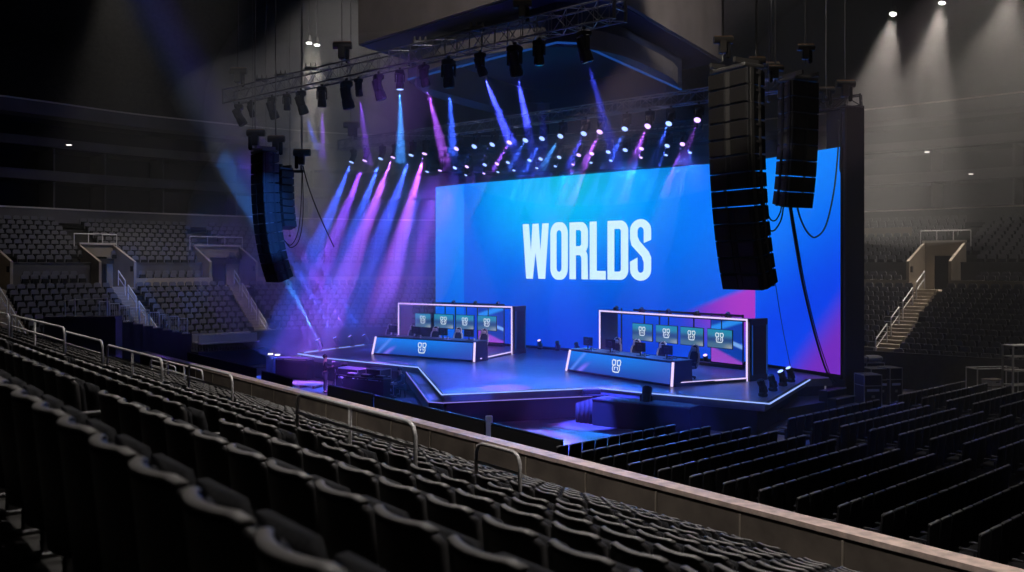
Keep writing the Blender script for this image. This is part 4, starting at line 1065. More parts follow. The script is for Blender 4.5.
cable('larger loop of cable between the two speaker hangs', [at(759.5, 140, d), at(762, 215, d), at(767, 228, d), at(774, 230.5, d), at(781, 220, d), at(783.5, 206, d)], .024)
cable('deep loop of cable from the side speakers to the masking wall', [at(797, 206, d+1), at(801, 220, d+2), at(808, 233, d+4), at(816, 237, d+6), at(826, 225, d+8), at(834, 190, d+9.5), at(838, 150, d+10.5), at(839, 120, d+11)], .032)
cable('thick cable falling from the side speakers to the stage end', [at(790, 207, d), at(795, 240, d+2), at(803, 285, d+5), at(815, 335, d+8), at(826, 370, d+10.5), at(834, 383, d+11.5)], .045)
cable('thinner cable running down beside the thick one', [at(791.5, 207, d), at(797, 240, d+2), at(805, 285, d+5), at(817, 335, d+8), at(829, 372, d+10.5), at(833, 384, d+11.3)], .022)
cable('thin wire dropping across the blue side panel', [at(764, 180, d), at(769, 230, d), at(775, 280, d+2), at(783, 330, d+6), at(792, 374, d+10.5)], .012)
cable('cable hugging the edge of the masking wall', [at(842, 112, 37), at(841, 140, 37), at(840, 165, 37), at(840.5, 172, 37)], .03)

# ================================================================== scoreboard
SCL = at(361, 45, 43.1); SCN = at(576.6, -22, 33.0); SCR = at(720.7, 61.4, 46.6)
zb = (SCL.z+SCN.z+SCR.z)/3
for v in (SCL, SCN, SCR): v.z = 0
SCF = SCL+SCR-SCN
SB = thing('scoreboard', 'huge grey scoreboard hanging above the stage with a dark blue underside', 'scoreboard', ((SCL+SCR)/2)+Vector((0, 0, zb)))
ctr = (SCL+SCR)/2
def quadpts(k): return [ctr*0+(p-ctr)*k for p in (SCL, SCN, SCR, SCF)]
cor = quadpts(1.0)
names = ['display_panel']*4
for i in range(4):
    a, c = cor[i], cor[(i+1) % 4]; dn = (c-a).normalized(); nrm = dn.cross(Vector((0, 0, 1)))
    if nrm.dot((a+c)/2) < 0: nrm = -nrm
    q = MB(); m = frame((a+c)/2+Vector((0, 0, 5)), c-a); q.box((0, 0, 0), ((c-a).length, .3, 10), m); q.build('display_panel', M['grey_panel'], SB)
q = MB(); q.prism([(p.x, p.y) for p in quadpts(.995)], -.05, .5); q.build('underside', M['navy'], SB)
def rounded(k, rr, n=8):
    P_ = quadpts(k); out_ = []
    for i in range(4):
        p = P_[i]; a = (P_[i-1]-p).normalized(); c = (P_[(i+1) % 4]-p).normalized()
        s0, s1 = p+a*rr, p+c*rr
        for j in range(n+1):
            t = j/n; out_.append(s0.lerp(p, t).lerp(p.lerp(s1, t), t))
    return out_
RZ0, RZ1 = -1.75, -.95
ro = rounded(.93, 6.2); 
def ringwall(pts, z0, z1):
    q = MB(); n = len(pts)
    for i in range(n): a, c = pts[i], pts[(i+1) % n]; q.face([(a.x, a.y, z0), (c.x, c.y, z0), (c.x, c.y, z1), (a.x, a.y, z1)])
    return q
q = ringwall(ro, RZ0, RZ1); ri0 = rounded(.90, 6.0)
n = len(ro)
for i in range(n):
    a, c, e, f_ = ro[i], ro[(i+1) % n], ri0[(i+1) % n], ri0[i]
    q.face([(a.x, a.y, RZ1), (c.x, c.y, RZ1), (e.x, e.y, RZ1), (f_.x, f_.y, RZ1)])
q.build('ring_display', M['ring'], SB)
inner = [quadpts(.80)[i].lerp(quadpts(.80)[(i+1) % 4], t) for i in range(4) for t in (.06, .94)]
q = MB()
ins = []
# underside of the ring: between the rounded outer edge and the eight sided opening
import itertools
def ang(p): return math.atan2(p.y, p.x)
for i in range(n):
    a, c = ro[i], ro[(i+1) % n]
    def radial(p):
        best = None
        for j in range(8):
            u, v = inner[j], inner[(j+1) % 8]; d1 = v-u; den = p.x*d1.y-p.y*d1.x
            if abs(den) < 1e-6: continue
            tt = (u.x*d1.y-u.y*d1.x)/den; s_ = (u.x*p.y-u.y*p.x)/den
            if tt > 0 and -1e-4 <= s_ <= 1.0001: best = p*tt if best is None or tt < best[0] else best; best = (tt, p*tt) if not isinstance(best, tuple) else best
        return best[1] if best else p*.6
    ia, ic = radial(a), radial(c)
    q.face([(a.x, a.y, RZ0), (ia.x, ia.y, RZ0+.15), (ic.x, ic.y, RZ0+.15), (c.x, c.y, RZ0)])
q.build('ring_underside', M['navy'], SB)
q = ringwall(inner, RZ0+.12, -.05); q.build('opening_wall', M['navy'], SB)
for i in range(8):
    if i not in (0, 1, 2): continue
    a, c = inner[i], inner[(i+1) % 8]; q = MB(); q.box((0, 0, 0), ((c-a).length, .07, .07), frame((a+c)/2+Vector((0, 0, RZ0+.08)), c-a)); q.build('trim_light', M['trim_blue'], SB)
for sx in (-.4, .4):
    for sy in (-.4, .4):
        q = MB(); pp = (SCL-ctr)*sx+(SCN-ctr)*sy; q.tube([pp+Vector((0, 0, 9.9)), pp+Vector((0, 0, 17.0))], .05); q.build('suspension_cable', M['chain'], SB)

# ================================================================== things on the floor
def barrier(label, a, c, h=1.1):
    a, c = Vector((a.x, a.y, 0)), Vector((c.x, c.y, 0)); L = (c-a).length; t = thing('black_barrier', label, 'barrier'); t.matrix_world = frame(a, c-a)
    q = MB(); q.rbox((L/2, 0, h/2), (L, .09, h), .03); q.build('panel', M['matte'], t)
    q = MB(); q.rbox((L/2, 0, h+.015), (L-.03, .10, .03), .01); q.build('top_edge', M['black'], t)
    for x in (.3, L-.3): q = MB(); q.rbox((x, 0, .03), (.08, .6, .06), .02); q.build('foot', M['black'], t)
b1 = [on(328, 385, 1.1), on(373, 394.6, 1.1), on(375, 395.6, 1.1), on(450, 411.5, 1.1), on(485.5, 421.5, 1.1), on(491.5, 423.5, 1.1), on(563, 441, 1.1)]
barrier('short black barrier panel behind the ledge next to the camera operator', b1[0], b1[1])
barrier('long black barrier panel behind the ledge below the stage corner', b1[2], b1[4])
barrier('black barrier panel ending beside the first floor chairs', b1[5], b1[6])
b2 = [on(200, 354, 1.1), on(258, 369, 1.1), on(324, 383.5, 1.1)]
barrier('black barrier panel far down the ledge near the dark floor tables', on(262, 371, 1.0), on(292, 379, 1.0), 1.0)
barrier('far black barrier panel at the dark end of the ledge', on(188, 352.5, 1.1), on(256, 368.5, 1.1))
p = on(489, 440, 0.3); t = thing('barrier_post', 'pale blue upright post in the gap between two black barriers', 'post', (p.x, p.y, 0))
q = MB(); q.rbox((0, 0, .55), (.24, .10, 1.1), .03); q.build('post_body', M['blue_plastic'], t); q = MB(); q.rbox((0, 0, .03), (.4, .3, .06), .02); q.build('foot', M['black'], t)
# draped control riser in front of the stage
ra, rb, rc = on(592, 398.5, 1.0), on(690, 408, 1.0), None
t = thing('draped_riser', 'black draped box standing on the floor in front of the stage edge', 'riser'); 
dirx = (rb-ra); dirx.z = 0; t.matrix_world = frame(Vector((ra.x, ra.y, 0)), dirx); L = dirx.length
q = MB(); q.rbox((L/2, .5, .5), (L, 1.0, 1.0), .02); q.build('box', M['matte'], t)
q = MB(); rings = []
for k in range(15):
    x = -.02-.75*k/14; zt = 1.0-.25*(k/14); y = .15+.06*math.sin(k*1.7)
    rings.append([Vector((x, y, .02)), Vector((x, y+.03, .02)), Vector((x, y+.03, zt)), Vector((x, y, zt))])
q.loft(rings); q.build('drape_fold', M['drape'], t, True)
q = MB(); q.box((L*.5, -.02, .97), (L, .02, .03)); q.build('hem', M['case'], t)
p = on(715, 412, .56); t = thing('floor_hatch_panel', 'thin pale blue panel lying on the black base below the stage corner', 'panel', (p.x, p.y, .452)); t.rotation_euler = (0, 0, rotz(on(742, 416, .45)-on(646, 406, .45)))
q = MB(); q.rbox((0, 0, .02), (1.25, .55, .04), .01); q.build('plate', M['stepdeck'], t); q = MB(); q.box((0, 0, .045), (1.1, .42, .01)); q.build('inset', M['blue_plastic'], t)
# mixer like equipment tray hanging at the stage front
p = on(588, 393.5, .95); t = thing('equipment_tray', 'small tray of stage equipment under the front edge of the stage', 'tray', p+Vector((.2, -.35, 0))); t.rotation_euler = (0, 0, .1)
q = MB(); q.rbox((0, 0, 0), (1.1, .4, .06), .02); q.build('shelf', M['case'], t); q = MB(); q.rbox((-.1, 0, .14), (.7, .3, .2), .03); q.build('amplifier', M['black'], t); q = MB(); q.box((0, 0, -.5), (.1, .1, .95)); q.build('leg', M['black'], t)

def road_case(label, p, size, rz, lid=True):
    t = thing('road_case', label, 'road case', p, rz); w, dp, h = size
    q = MB(); q.rbox((0, 0, h/2+.1), (w, dp, h-.1), .015); q.build('body', M['case'], t)
    q = MB()
    for x in (-w/2, w/2):
        for y in (-dp/2, dp/2): q.box((x, y, h/2+.1), (.035, .035, h-.1))
    for z in (.15, h*.74, h+.04):
        for y in (-dp/2, dp/2): q.box((0, y, z), (w, .03, .03))
        for x in (-w/2, w/2): q.box((x, 0, z), (.03, dp, .03))
    q.build('edge_trim', M['alu'], t)
    q = MB(); q.box((0, -dp/2-.01, h*.45), (w*.18, .02, .1)); q.build('latch', M['alu'], t)
    q = MB(); q.box((0, -dp/2-.008, h*.62), (w*.7, .012, .10)); q.build('label_strip', M['blue_plastic'], t)
    for x in (-w*.4, w*.4):
        for y in (-dp*.38, dp*.38): q = MB(); q.cyl((x-.02, y, .055), (x+.02, y, .055), .055, n=8); q.build('caster', M['black'], t)
    return t
def fl(px, d): return Vector(((px-512)/F*d, d, 0))
road_case('square road case with metal edges closest to the masking wall', fl(868, 36.8), (.74, .8, 1.5), .12)
road_case('second road case standing behind the square one by the masking wall', fl(877, 38.0), (.95, .8, 1.62), .12)
road_case('narrow road case with pale metal edge beside the square case', fl(889.5, 37.9), (.6, .8, 1.66), .3)
p = fl(871, 39.3); road_case('tall dark road case against the masking wall with a bundle on top', p, (.8, .8, 1.72), .1)
t = thing('equipment_bundle', 'pale folded equipment bundle lying on the tall road case', 'bundle', p+Vector((0, 0, 1.80)), .1)
q = MB(); q.rbox((0, 0, .13), (.85, .6, .24), .07); q.build('cover', M['alu'], t); q = MB(); q.tube([(-.3, -.31, .02), (-.3, -.32, .2), (-.3, .0, .27)], .025); q.build('strap', M['black'], t)
p = fl(992, 39.0)
t = thing('equipment_cart', 'metal frame cart stacked with pale crates below the side seats', 'cart', p, .2)
for x in (-1., 1.):
    for y in (-.35, .35): q = MB(); q.tube([(x, y, .1), (x, y, 1.55)], .03); q.build('upright', M['steel'], t)
q = MB(); q.tube([(-1., -.35, 1.55), (1., -.35, 1.55), (1., .35, 1.55), (-1., .35, 1.55), (-1., -.35, 1.55)], .03); q.build('top_frame', M['steel'], t)
q = MB(); q.rbox((0, 0, .18), (2.05, .75, .06), .02); q.build('shelf', M['steel'], t)
for x in (-.9, .9):
    for y in (-.3, .3): q = MB(); q.cyl((x-.03, y, .07), (x+.03, y, .07), .07, n=10); q.build('wheel', M['black'], t)
for k in range(3):
    c_ = thing('storage_crate', f'pale crate on the metal cart, {["lowest", "middle", "topmost"][k]} of its stack', 'crate', p+Vector((.1-.05*k, -.05, .21+.29*k)), .2+.1*k)
    q = MB(); q.rbox((0, 0, .13), (.75, .5, .25), .02); q.build('body', M['whitebox'], c_); q = MB(); q.rbox((0, 0, .265), (.79, .54, .03), .01); q.build('lid', M['wallface'], c_); q = MB(); q.box((0, -.256, .17), (.2, .02, .05)); q.build('handle', M['black'], c_)
p = fl(1020, 38.4); t = thing('metal_rack', 'tall pale metal shelf rack cut by the edge of the photo below the side seats', 'rack', p, .2)
for x in (-.6, .6):
    for y in (-.3, .3): q = MB(); q.box((x, y, 1.3), (.06, .06, 2.6)); q.build('upright', M['steel'], t)
for z in (.3, .9, 1.5, 2.1, 2.58): q = MB(); q.rbox((0, 0, z), (1.25, .65, .05), .01); q.build('shelf', M['steel'], t)

# equipment island left of the stage
def table(label, p, size, rz, m='case'):
    t = thing('equipment_table', label, 'table', p, rz); w, dp, h = size
    q = MB(); q.rbox((0, 0, h-.02), (w, dp, .05), .015); q.build('tabletop', M['black'], t)
    q = MB(); q.box((0, -dp/2+.03, h/2-.03), (w-.04, .02, h-.1)); q.box((-w/2+.03, 0, h/2-.03), (.02, dp-.04, h-.1)); q.box((w/2-.03, 0, h/2-.03), (.02, dp-.04, h-.1)); q.build('skirt_cloth', M[m], t)
    for x in (-w/2+.06, w/2-.06):
        for y in (-dp/2+.06, dp/2-.06): q = MB(); q.box((x, y, h/2-.03), (.05, .05, h-.06)); q.build('leg', M['black'], t)
    return t
brot = -.62
p = on(351, 391, 0); road_case('wide road case lit blue beside the standing camera operator', p+Vector((0, .4, 0)), (1.5, .8, 1.0), brot)
p = on(377, 396, 0); road_case('dark road case with upright lid panel beside the seated person', p+Vector((0, .5, 0)), (.9, .7, 1.15), brot)
p = on(392, 398, 0); road_case('small low case on the floor at the feet of the seated person', p+Vector((0, .3, 0)), (.45, .4, .55), brot)
p = on(366, 377, 0.9); t = table('narrow equipment table close under the stage edge', Vector((p.x, p.y+.3, 0)), (2.6, .6, .85), brot)
for k in range(3):
    c_ = thing('control_device', f'small dark control device, {ordw(k+1)} from the left on the narrow table', 'device', Vector((p.x, p.y+.3, .86))+Vector((math.cos(brot), math.sin(brot), 0))*(-.9+.9*k), brot)
    q = MB(); q.rbox((0, 0, .07), (.5, .35, .12), .02); q.build('casing', M['case'], c_); q = MB(); q.box((0, -.05, .135), (.4, .2, .015)); q.build('keys', M['chair_light'], c_)
p = on(292, 380, 0); table('dark draped table between the pillars and the camera operator', p+Vector((0, .6, 0)), (1.9, .8, 1.1), -.3, 'drape')
p = on(312, 388, 0); t = thing('floor_pallet', 'flat pale wooden pallet on the violet lit floor by the camera operator', 'pallet', p+Vector((-.4, .5, 0)), -.4)
q = MB()
for k in range(5): q.box((0, -.4+.2*k, .12), (1.7, .15, .03))
q.build('deck_board', M['wallface'], t); q = MB()
for x in (-.75, 0, .75): q.box((x, 0, .05), (.1, .95, .10))
q.build('bearer', M['wallface'], t)
for k, px in enumerate((270.5, 277.5)):
    p = on(px, 374+k, 0); t = thing('light_pillar', ['draped floor pillar with a lit white top, the farther one of the two', 'draped floor pillar with a lit white top, next to the dark table'][k], 'pillar', p)
    q = MB(); rr = [[Vector((r*math.cos(2*PI*j/16)*(1+.08*(j % 2)), r*math.sin(2*PI*j/16)*(1+.08*(j % 2)), z)) for j in range(16)] for z, r in ((0, .24), (.9, .21), (.98, .2))]
    q.loft(rr); q.build('drape', M['blue_plastic'], t, True); q = MB(); q.rbox((0, 0, 1.02), (.36, .3, .08), .02); q.build('cap', M['black'], t)
    q = MB(); q.rbox((0, 0, 1.10), (.26, .2, .08), .02); q.build('lamp', M['lamp_small'], t)
p = on(241, 366, 0); t = thing('small_stand', 'short black stand with a tiny cyan lamp far out on the floor', 'lamp stand', p); q = MB(); q.tube([(0, 0, 0), (0, 0, .8)], .03); q.build('pole', M['black'], t); q = MB(); q.rbox((0, 0, .85), (.16, .14, .16), .03); q.build('lamp', M['monitor_led'], t); q = MB(); q.cyl((0, 0, 0), (0, 0, .03), .2); q.build('base', M['black'], t)
p = on(262, 366.5, 0); t = thing('floor_mat', 'pale tan mat on the floor beside the draped pillars', 'mat', p, -.2); q = MB(); q.rbox((0, 0, .02), (1.8, 1.6, .04), .015); q.build('mat_body', M['wallface'], t)
# pale chairs on the far riser
Rz = 1.0
b = MB(); ra = on(201, 352, Rz); rb_ = on(262, 348, Rz)
m = frame((ra+rb_)/2, rb_-ra); t = thing('seating_riser', 'low black riser carrying two rows of pale chairs on the far floor', 'riser'); t.matrix_world = frame(Vector(((ra+rb_)/2).to_2d().to_3d()), rb_-ra)
q = MB(); q.box((0, 1.0, Rz/2), ((rb_-ra).length+.6, 2.6, Rz)); q.build('deck', M['skirt'], t); q = MB(); q.box((0, -.31, Rz-.05), ((rb_-ra).length+.6, .02, .1)); q.build('edge', M['black'], t)
dd = (rb_-ra); dd.z = 0; Ld = dd.length; dd.normalize(); bk_ = Vector((0, 0, 1)).cross(dd)
PCH = None
for row in range(2):
    for k in range(11):
        pp = Vector((ra.x, ra.y, Rz))+dd*(.2+(Ld-.4)*(k+.35*row)/10.5)+bk_*(.2+1.1*row)
        if PCH is None:
            PCH = thing('pale_chair', 'chair', 'chair')
            q = MB(); q.rbox((0, .2, .68), (.46, .07, .5), .03); q.build('backrest', M['fascia_cap'], PCH); q = MB(); q.rbox((0, 0, .44), (.46, .46, .08), .03); q.build('seat', M['fascia_cap'], PCH)
            for x in (-.19, .19):
                for y in (-.18, .18): q = MB(); q.tube([(x, y, 0), (x, y, .42)], .02, 5); q.build('leg', M['black'], PCH)
            index_kids(PCH); o = PCH
        else: o = copy_tree(PCH)
        o.location = pp; o.rotation_euler = (0, 0, rotz(dd)); o['label'] = f'pale chair, {ordw(k+1)} from the left in the {["front", "rear"][row]} row on the far riser'; o['group'] = 'pale chairs on the far riser'
# guard panels stepping down the curved ramp at the end of the bowl
b = MB(); pts = []
a0 = at(104, 318, 49); a1 = at(183, 334, 52)
for k in range(9):
    t_ = k/8; pp = a0.lerp(a1, t_); pp.z = a0.z+(a1.z-a0.z)*t_
    t = thing('crowd_barrier', f'pale upright guard panel, {ordw(k+1)} from the top of the curved ramp', 'guard panel', pp, rotz(Vector((a1.x-a0.x, a1.y-a0.y, 0))))
    q = MB()
    for x in (-.26, .26): q.tube([(x, 0, 0), (x, 0, .9)], .022, 5)
    q.tube([(-.26, 0, .9), (.26, 0, .9)], .022, 5); q.tube([(-.26, 0, .06), (.26, 0, .06)], .022, 5); q.build('frame', M['white_steel'], t)
    q = MB()
    for j in range(5): q.tube([(-.2+.1*j, 0, .06), (-.2+.1*j, 0, .9)], .008, 4)
    q.build('bar', M['white_steel'], t)
b = MB()
for k in range(9):
    pp = a0.lerp(a1, k/8); z = a0.z+(a1.z-a0.z)*k/8; b.box((0, 0, 0), (.75, .5, z), frame(Vector((pp.x, pp.y, z/2)), a1.xy.to_3d()-a0.xy.to_3d()))
struct(b.build('wall_ramp', M['skirt']))
p = at(75, 316.5, 47.5); t = thing('platform_rail', 'long pale rail on the flat platform beside the curved ramp', 'guard rail', p, 0)
q = MB(); q.tube([(-.6, 0, .85), (1.6, .3, .95)], .03); q.build('top_rail', M['white_steel'], t)
for x in (-.5, .0, 1.6): q = MB(); q.tube([(x, .14*x, 0), (x, .14*x, .95)], .03); q.build('post', M['white_steel'], t)
b = MB(); b.box((0, 0, 0), (3.6, 1.2, .12), frame(p+Vector((.3, .3, -.06)), Vector((1, .1, 0)))); b.box((0, 0, 0), (3.6, 1.1, p.z-.1), frame(Vector((p.x+.3, p.y+.35, p.z/2-.05)), Vector((1, .1, 0)))); struct(b.build('wall_platform', M['fascia']))

# ================================================================== people
def skinned(name, verts, edges, radii, material, parent=None, sub=2):
    me = bpy.data.meshes.new(name); bm = bmesh.new(); L = bm.verts.layers.skin.verify(); vs = []
    for p, r in zip(verts, radii):
        v = bm.verts.new(p); rr = r if isinstance(r, tuple) else (r, r); v[L].radius = rr; vs.append(v)
    for a, c in edges: bm.edges.new((vs[a], vs[c]))
    vs[0][L].use_root = True
    bm.to_mesh(me); bm.free(); me.materials.append(material)
    o = bpy.data.objects.new(name, me); COL.objects.link(o); m = o.modifiers.new('Skin', 'SKIN'); m.use_smooth_shade = True; m.branch_smoothing = .3
    s = o.modifiers.new('Sub', 'SUBSURF'); s.levels = sub; s.render_levels = sub
    if parent: o.parent = parent
    return o
def person(label, loc, rz, J, seated=False):
    """J: joint positions (local, facing -y)."""
    t = thing('person', label, 'person', loc, rz)
    V = []; E_ = []; Rr = []
    def add(p, r, par=None):
        V.append(Vector(p)); Rr.append(r); 
        if par is not None: E_.append((par, len(V)-1))
        return len(V)-1
    pel = add(J['pelvis'], (.15, .11)); wa = add(J['waist'], (.135, .10), pel); chs = add(J['chest'], (.165, .12), wa); nb = add(J['neck'], (.06, .06), chs)
    hb = add(J['head0'], (.07, .075), nb); hm = add(J['head1'], (.085, .10), hb); add(J['head2'], (.06, .07), hm)
    hands = []
    for s in ('l', 'r'):
        sh = add(J['sh_'+s], .062, chs); el = add(J['el_'+s], .046, sh); wr = add(J['wr_'+s], .032, el); pm = add(J['pm_'+s], (.042, .022), wr)
        d = (Vector(J['pm_'+s])-Vector(J['wr_'+s])).normalized(); sd = d.cross(Vector((0, 0, 1))); sd = sd.normalized() if sd.length > .1 else Vector((1, 0, 0))
        for f in range(4):
            o_ = sd*(.030-.02*f); L_ = (.07, .08, .075, .058)[f]; k1 = add(Vector(J['pm_'+s])+d*.03+o_, .010, pm); k2 = add(V[k1]+d*L_*.55+Vector((0, 0, -.012)), .009, k1); add(V[k2]+d*L_*.35+Vector((0, 0, -.03)), .008, k2)
        th = add(Vector(J['wr_'+s])+d*.03+sd*.045, .012, wr); add(V[th]+d*.045+sd*.015, .010, th)
        hp = add(J['hip_'+s], .088, pel); kn = add(J['kn_'+s], .058, hp); an = add(J['an_'+s], .042, kn); add(J['to_'+s], (.045, .03), an)
    skinned('body', V, E_, Rr, M['skin'], t)
    # clothing follows the same joints a little fuller
    Vj = [J['waist'], J['chest'], J['neck']]; k = .014
    sv = [Vector(J['pelvis']), Vector(J['waist']), Vector(J['chest']), Vector(J['neck'])-Vector((0, 0, .03))]; sr = [(.165, .125), (.155, .12), (.185, .14), (.07, .07)]; se = [(0, 1), (1, 2), (2, 3)]
    for s in ('l', 'r'):
        i = len(sv); sv += [Vector(J['sh_'+s]), Vector(J['el_'+s]), Vector(J['wr_'+s])]; sr += [.078, .06, .045]; se += [(2, i), (i, i+1), (i+1, i+2)]
    skinned('jacket', sv, se, sr, M['cloth'], t)
    tv = [Vector(J['pelvis'])]; tr = [(.16, .12)]; te = []
    for s in ('l', 'r'):
        i = len(tv); tv += [Vector(J['hip_'+s]), Vector(J['kn_'+s]), Vector(J['an_'+s])]; tr += [.102, .074, .062]; te += [(0, i), (i, i+1), (i+1, i+2)]
    skinned('trousers', tv, te, tr, M['jeans'], t)
    for s in ('l', 'r'):
        a, c = Vector(J['an_'+s]), Vector(J['to_'+s]); q = MB(); q.ball(a.lerp(c, .5)-Vector((0, 0, .02)), .15, 10, 6, (.36, .95, .36)); q.build('shoe', M['black'], t, True)
    h = Vector(J['head1']); q = MB(); q.ball(h+Vector((0, .025, .045)), .115, 12, 8, (.92, 1.02, .95)); q.build('hair', M['hair'], t, True)
    q = MB()
    for sx in (-.034, .034): q.ball(h+Vector((sx, -.105, .0)), .012, 6, 4)
    q.build('eye', M['black'], t); q = MB(); q.ball(h+Vector((0, -.118, -.035)), .018, 6, 4, (.8, 1, 1.4)); q.build('nose', M['skin'], t, True)
    q = MB(); q.ball(h+Vector((0, -.098, -.075)), .022, 6, 4, (1.2, .5, .35)); q.build('mouth', M['jeans'], t, True)
    q = MB()
    for sx in (-.098, .098): q.ball(h+Vector((sx, .01, -.01)), .03, 6, 4, (.4, .7, 1))
    q.build('ear', M['skin'], t, True)
    return t
ST = dict(pelvis=(0, 0, .95), waist=(0, .0, 1.12), chest=(0, .0, 1.36), neck=(0, -.01, 1.52), head0=(0, -.02, 1.58), head1=(0, -.025, 1.67), head2=(0, -.02, 1.75),
          sh_l=(.20, 0, 1.44), el_l=(.27, -.08, 1.17), wr_l=(.16, -.32, 1.20), pm_l=(.12, -.39, 1.22), sh_r=(-.20, 0, 1.44), el_r=(-.28, -.06, 1.18), wr_r=(-.16, -.30, 1.26), pm_r=(-.11, -.37, 1.29),
          hip_l=(.10, 0, .92), kn_l=(.12, -.02, .50), an_l=(.13, .02, .10), to_l=(.15, -.14, .05), hip_r=(-.10, 0, .92), kn_r=(-.13, -.02, .50), an_r=(-.16, .03, .10), to_r=(-.18, -.13, .05))
pp = on(325, 393, 0); person('person in dark clothing standing at a tripod camera beside the stage corner', (pp.x, pp.y, 0), 1.9, ST)
cp = pp+Vector((.52, .12, 0)); t = thing('tripod_camera', 'broadcast camera on a tripod in front of the standing person', 'camera', (cp.x, cp.y, 0), 1.9)
for k in range(3): an = 2*PI*k/3+.5; q = MB(); q.tube([(0, 0, 1.12), (.42*math.cos(an), .42*math.sin(an), .02)], .022, 6); q.build('tripod_leg', M['case'], t)
q = MB(); q.rbox((0, 0, 1.16), (.14, .14, .1), .02); q.build('tripod_head', M['black'], t); q = MB(); q.rbox((0, 0, 1.33), (.18, .42, .24), .03); q.build('camera_body', M['case'], t)
q = MB(); q.cyl((0, -.21, 1.33), (0, -.48, 1.33), .08, .095, 12); q.build('camera_lens', M['black'], t); q = MB(); q.rbox((.12, .12, 1.42), (.10, .16, .12), .02); q.build('viewfinder', M['chair_light'], t); q = MB(); q.tube([(0, .15, 1.2), (0.1, .45, 1.12)], .015); q.build('pan_handle', M['black'], t)
SI = dict(pelvis=(0, 0, .52), waist=(0, -.02, .70), chest=(0, -.07, .94), neck=(0, -.11, 1.10), head0=(0, -.13, 1.16), head1=(0, -.15, 1.25), head2=(0, -.145, 1.33),
          sh_l=(.20, -.07, 1.02), el_l=(.27, -.16, .75), wr_l=(.16, -.38, .70), pm_l=(.12, -.45, .70), sh_r=(-.20, -.07, 1.02), el_r=(-.27, -.16, .75), wr_r=(-.16, -.38, .70), pm_r=(-.12, -.45, .70),
          hip_l=(.10, -.03, .51), kn_l=(.13, -.44, .52), an_l=(.13, -.42, .10), to_l=(.14, -.58, .05), hip_r=(-.10, -.03, .51), kn_r=(-.13, -.44, .52), an_r=(-.13, -.40, .10), to_r=(-.14, -.56, .05))
ps = on(402, 398, 0)+Vector((0, .2, 0)); person('person in dark clothing seated on a low stool against the stage corner', (ps.x, ps.y, 0), -1.0, SI)
t = thing('low_stool', 'low black stool under the seated person', 'stool', (ps.x, ps.y, 0)); q = MB(); q.cyl((0, 0, .36), (0, 0, .42), .19, n=16); q.build('seat', M['black'], t)
for k in range(4): an = PI/4+k*PI/2; q = MB(); q.tube([(.12*math.cos(an), .12*math.sin(an), .36), (.17*math.cos(an), .17*math.sin(an), 0)], .015, 6); q.build('leg', M['black'], t)

# ================================================================== house lights
def house_light(label, p, target, power, size, col=(1, .90, .80), r=.22, blend=.6, soft=.3):
    d = (Vector(target)-Vector(p)).normalized(); t = thing('house_light', label, 'ceiling lamp', p); rot = d.to_track_quat('-Z', 'Y').to_euler()
    q = MB(); q.loft([[Vector((rr*math.cos(2*PI*k/14), rr*math.sin(2*PI*k/14), z)) for k in range(14)] for z, rr in ((.55, r*.35), (.4, r*.6), (.05, r), (0, r*.98))]); h = q.build('housing', M['hoist'], t); h.rotation_euler = rot
    q = MB(); q.loft([[Vector((rr*math.cos(2*PI*k/14), rr*math.sin(2*PI*k/14), z)) for k in range(14)] for z, rr in ((.0, r*.9), (-.03, r*.8), (-.05, r*.3))]); q.build('glass', M['lamp_white'], h)
    q = MB(); q.tube([(0, 0, .3), (0, 0, max(.6, 33.8-p[2]))], .03, 5); q.build('stem', M['black'], t)
    spot('house_lamp', h, (0, 0, -.12), power, col, math.radians(size), blend, soft)
house_light('white house light, the darker side one of a close pair high beyond the front truss', at(309, 43, 62), at(300, 300, 60), 12000, 20)
house_light('white house light, the bright side one of a close pair high beyond the front truss', at(317, 45, 62), at(320, 300, 60), 12000, 22)
house_light('white house light glowing through haze above the masking wall', at(893, 14, 55), at(840, 300, 50), 12000, 36)
house_light('white house light high beside the top edge above the right seats', at(942, 3, 55), at(880, 320, 52), 12000, 38)
house_light('warm house light above the dark seats of the end bowl', at(112, -60, 58), at(130, 300, 58), 4000, 40)
house_light('dim house light above the seats behind the masking wall', at(1010, -10, 50), at(960, 330, 46), 3500, 60)
# lamps out of view above the near stand and floor seats
for k, (e, g, zz) in enumerate(((2, 7.5, 25), (10, 7.5, 25), (19, 7.5, 25), (29, 7.5, 25))):
    p = NS(e, g, zz); house_light(f'ceiling lamp over the near stand, {ordw(k+1)} along the ledge', p, NS(e, g+.5, 2), 9000, 54, (1, .93, .88), .3)
house_light('added unseen lamp brightening the near speaker hang', at(560, -300, 16), RA_TOP+Vector((0, 0, -.6)), 1900, 18, (1, .90, .80), .3)  # put in only to brighten the speaker fronts
house_light('added unseen lamp over the end bowl, at the darker side', A(44, 28, 32), A(57, 26, 4), 6500, 44, (1, .93, .88), .3)  # this and the next are added out of view to lift the bowl seats
house_light('added unseen lamp over the end bowl, at the side of the speakers', A(42, 40, 32), A(56, 37, 4), 10500, 44, (1, .93, .9), .3)
house_light('added unseen lamp over the seats behind the masking wall', A(10, 54, 32), A(13, 55, 4), 8000, 46, (1, .90, .80), .3)  # added out of view to brighten the far side seats
for k, (r_, s_) in enumerate(((21, -20), (31, -21))):
    p = FS(r_, s_, 26); house_light(f'ceiling lamp over the floor chairs, {["close to the ledge", "close to the road cases"][k]}', p, FS(r_+.5, s_+8, 0), 3200, 46, (1, .93, .86), .3)
house_light('added unseen lamp above the road cases beside the masking wall', A(12, 36, 31), fl(876, 37.5), 4000, 10, (1, .93, .86), .3)  # added out of view because the cases were too dark
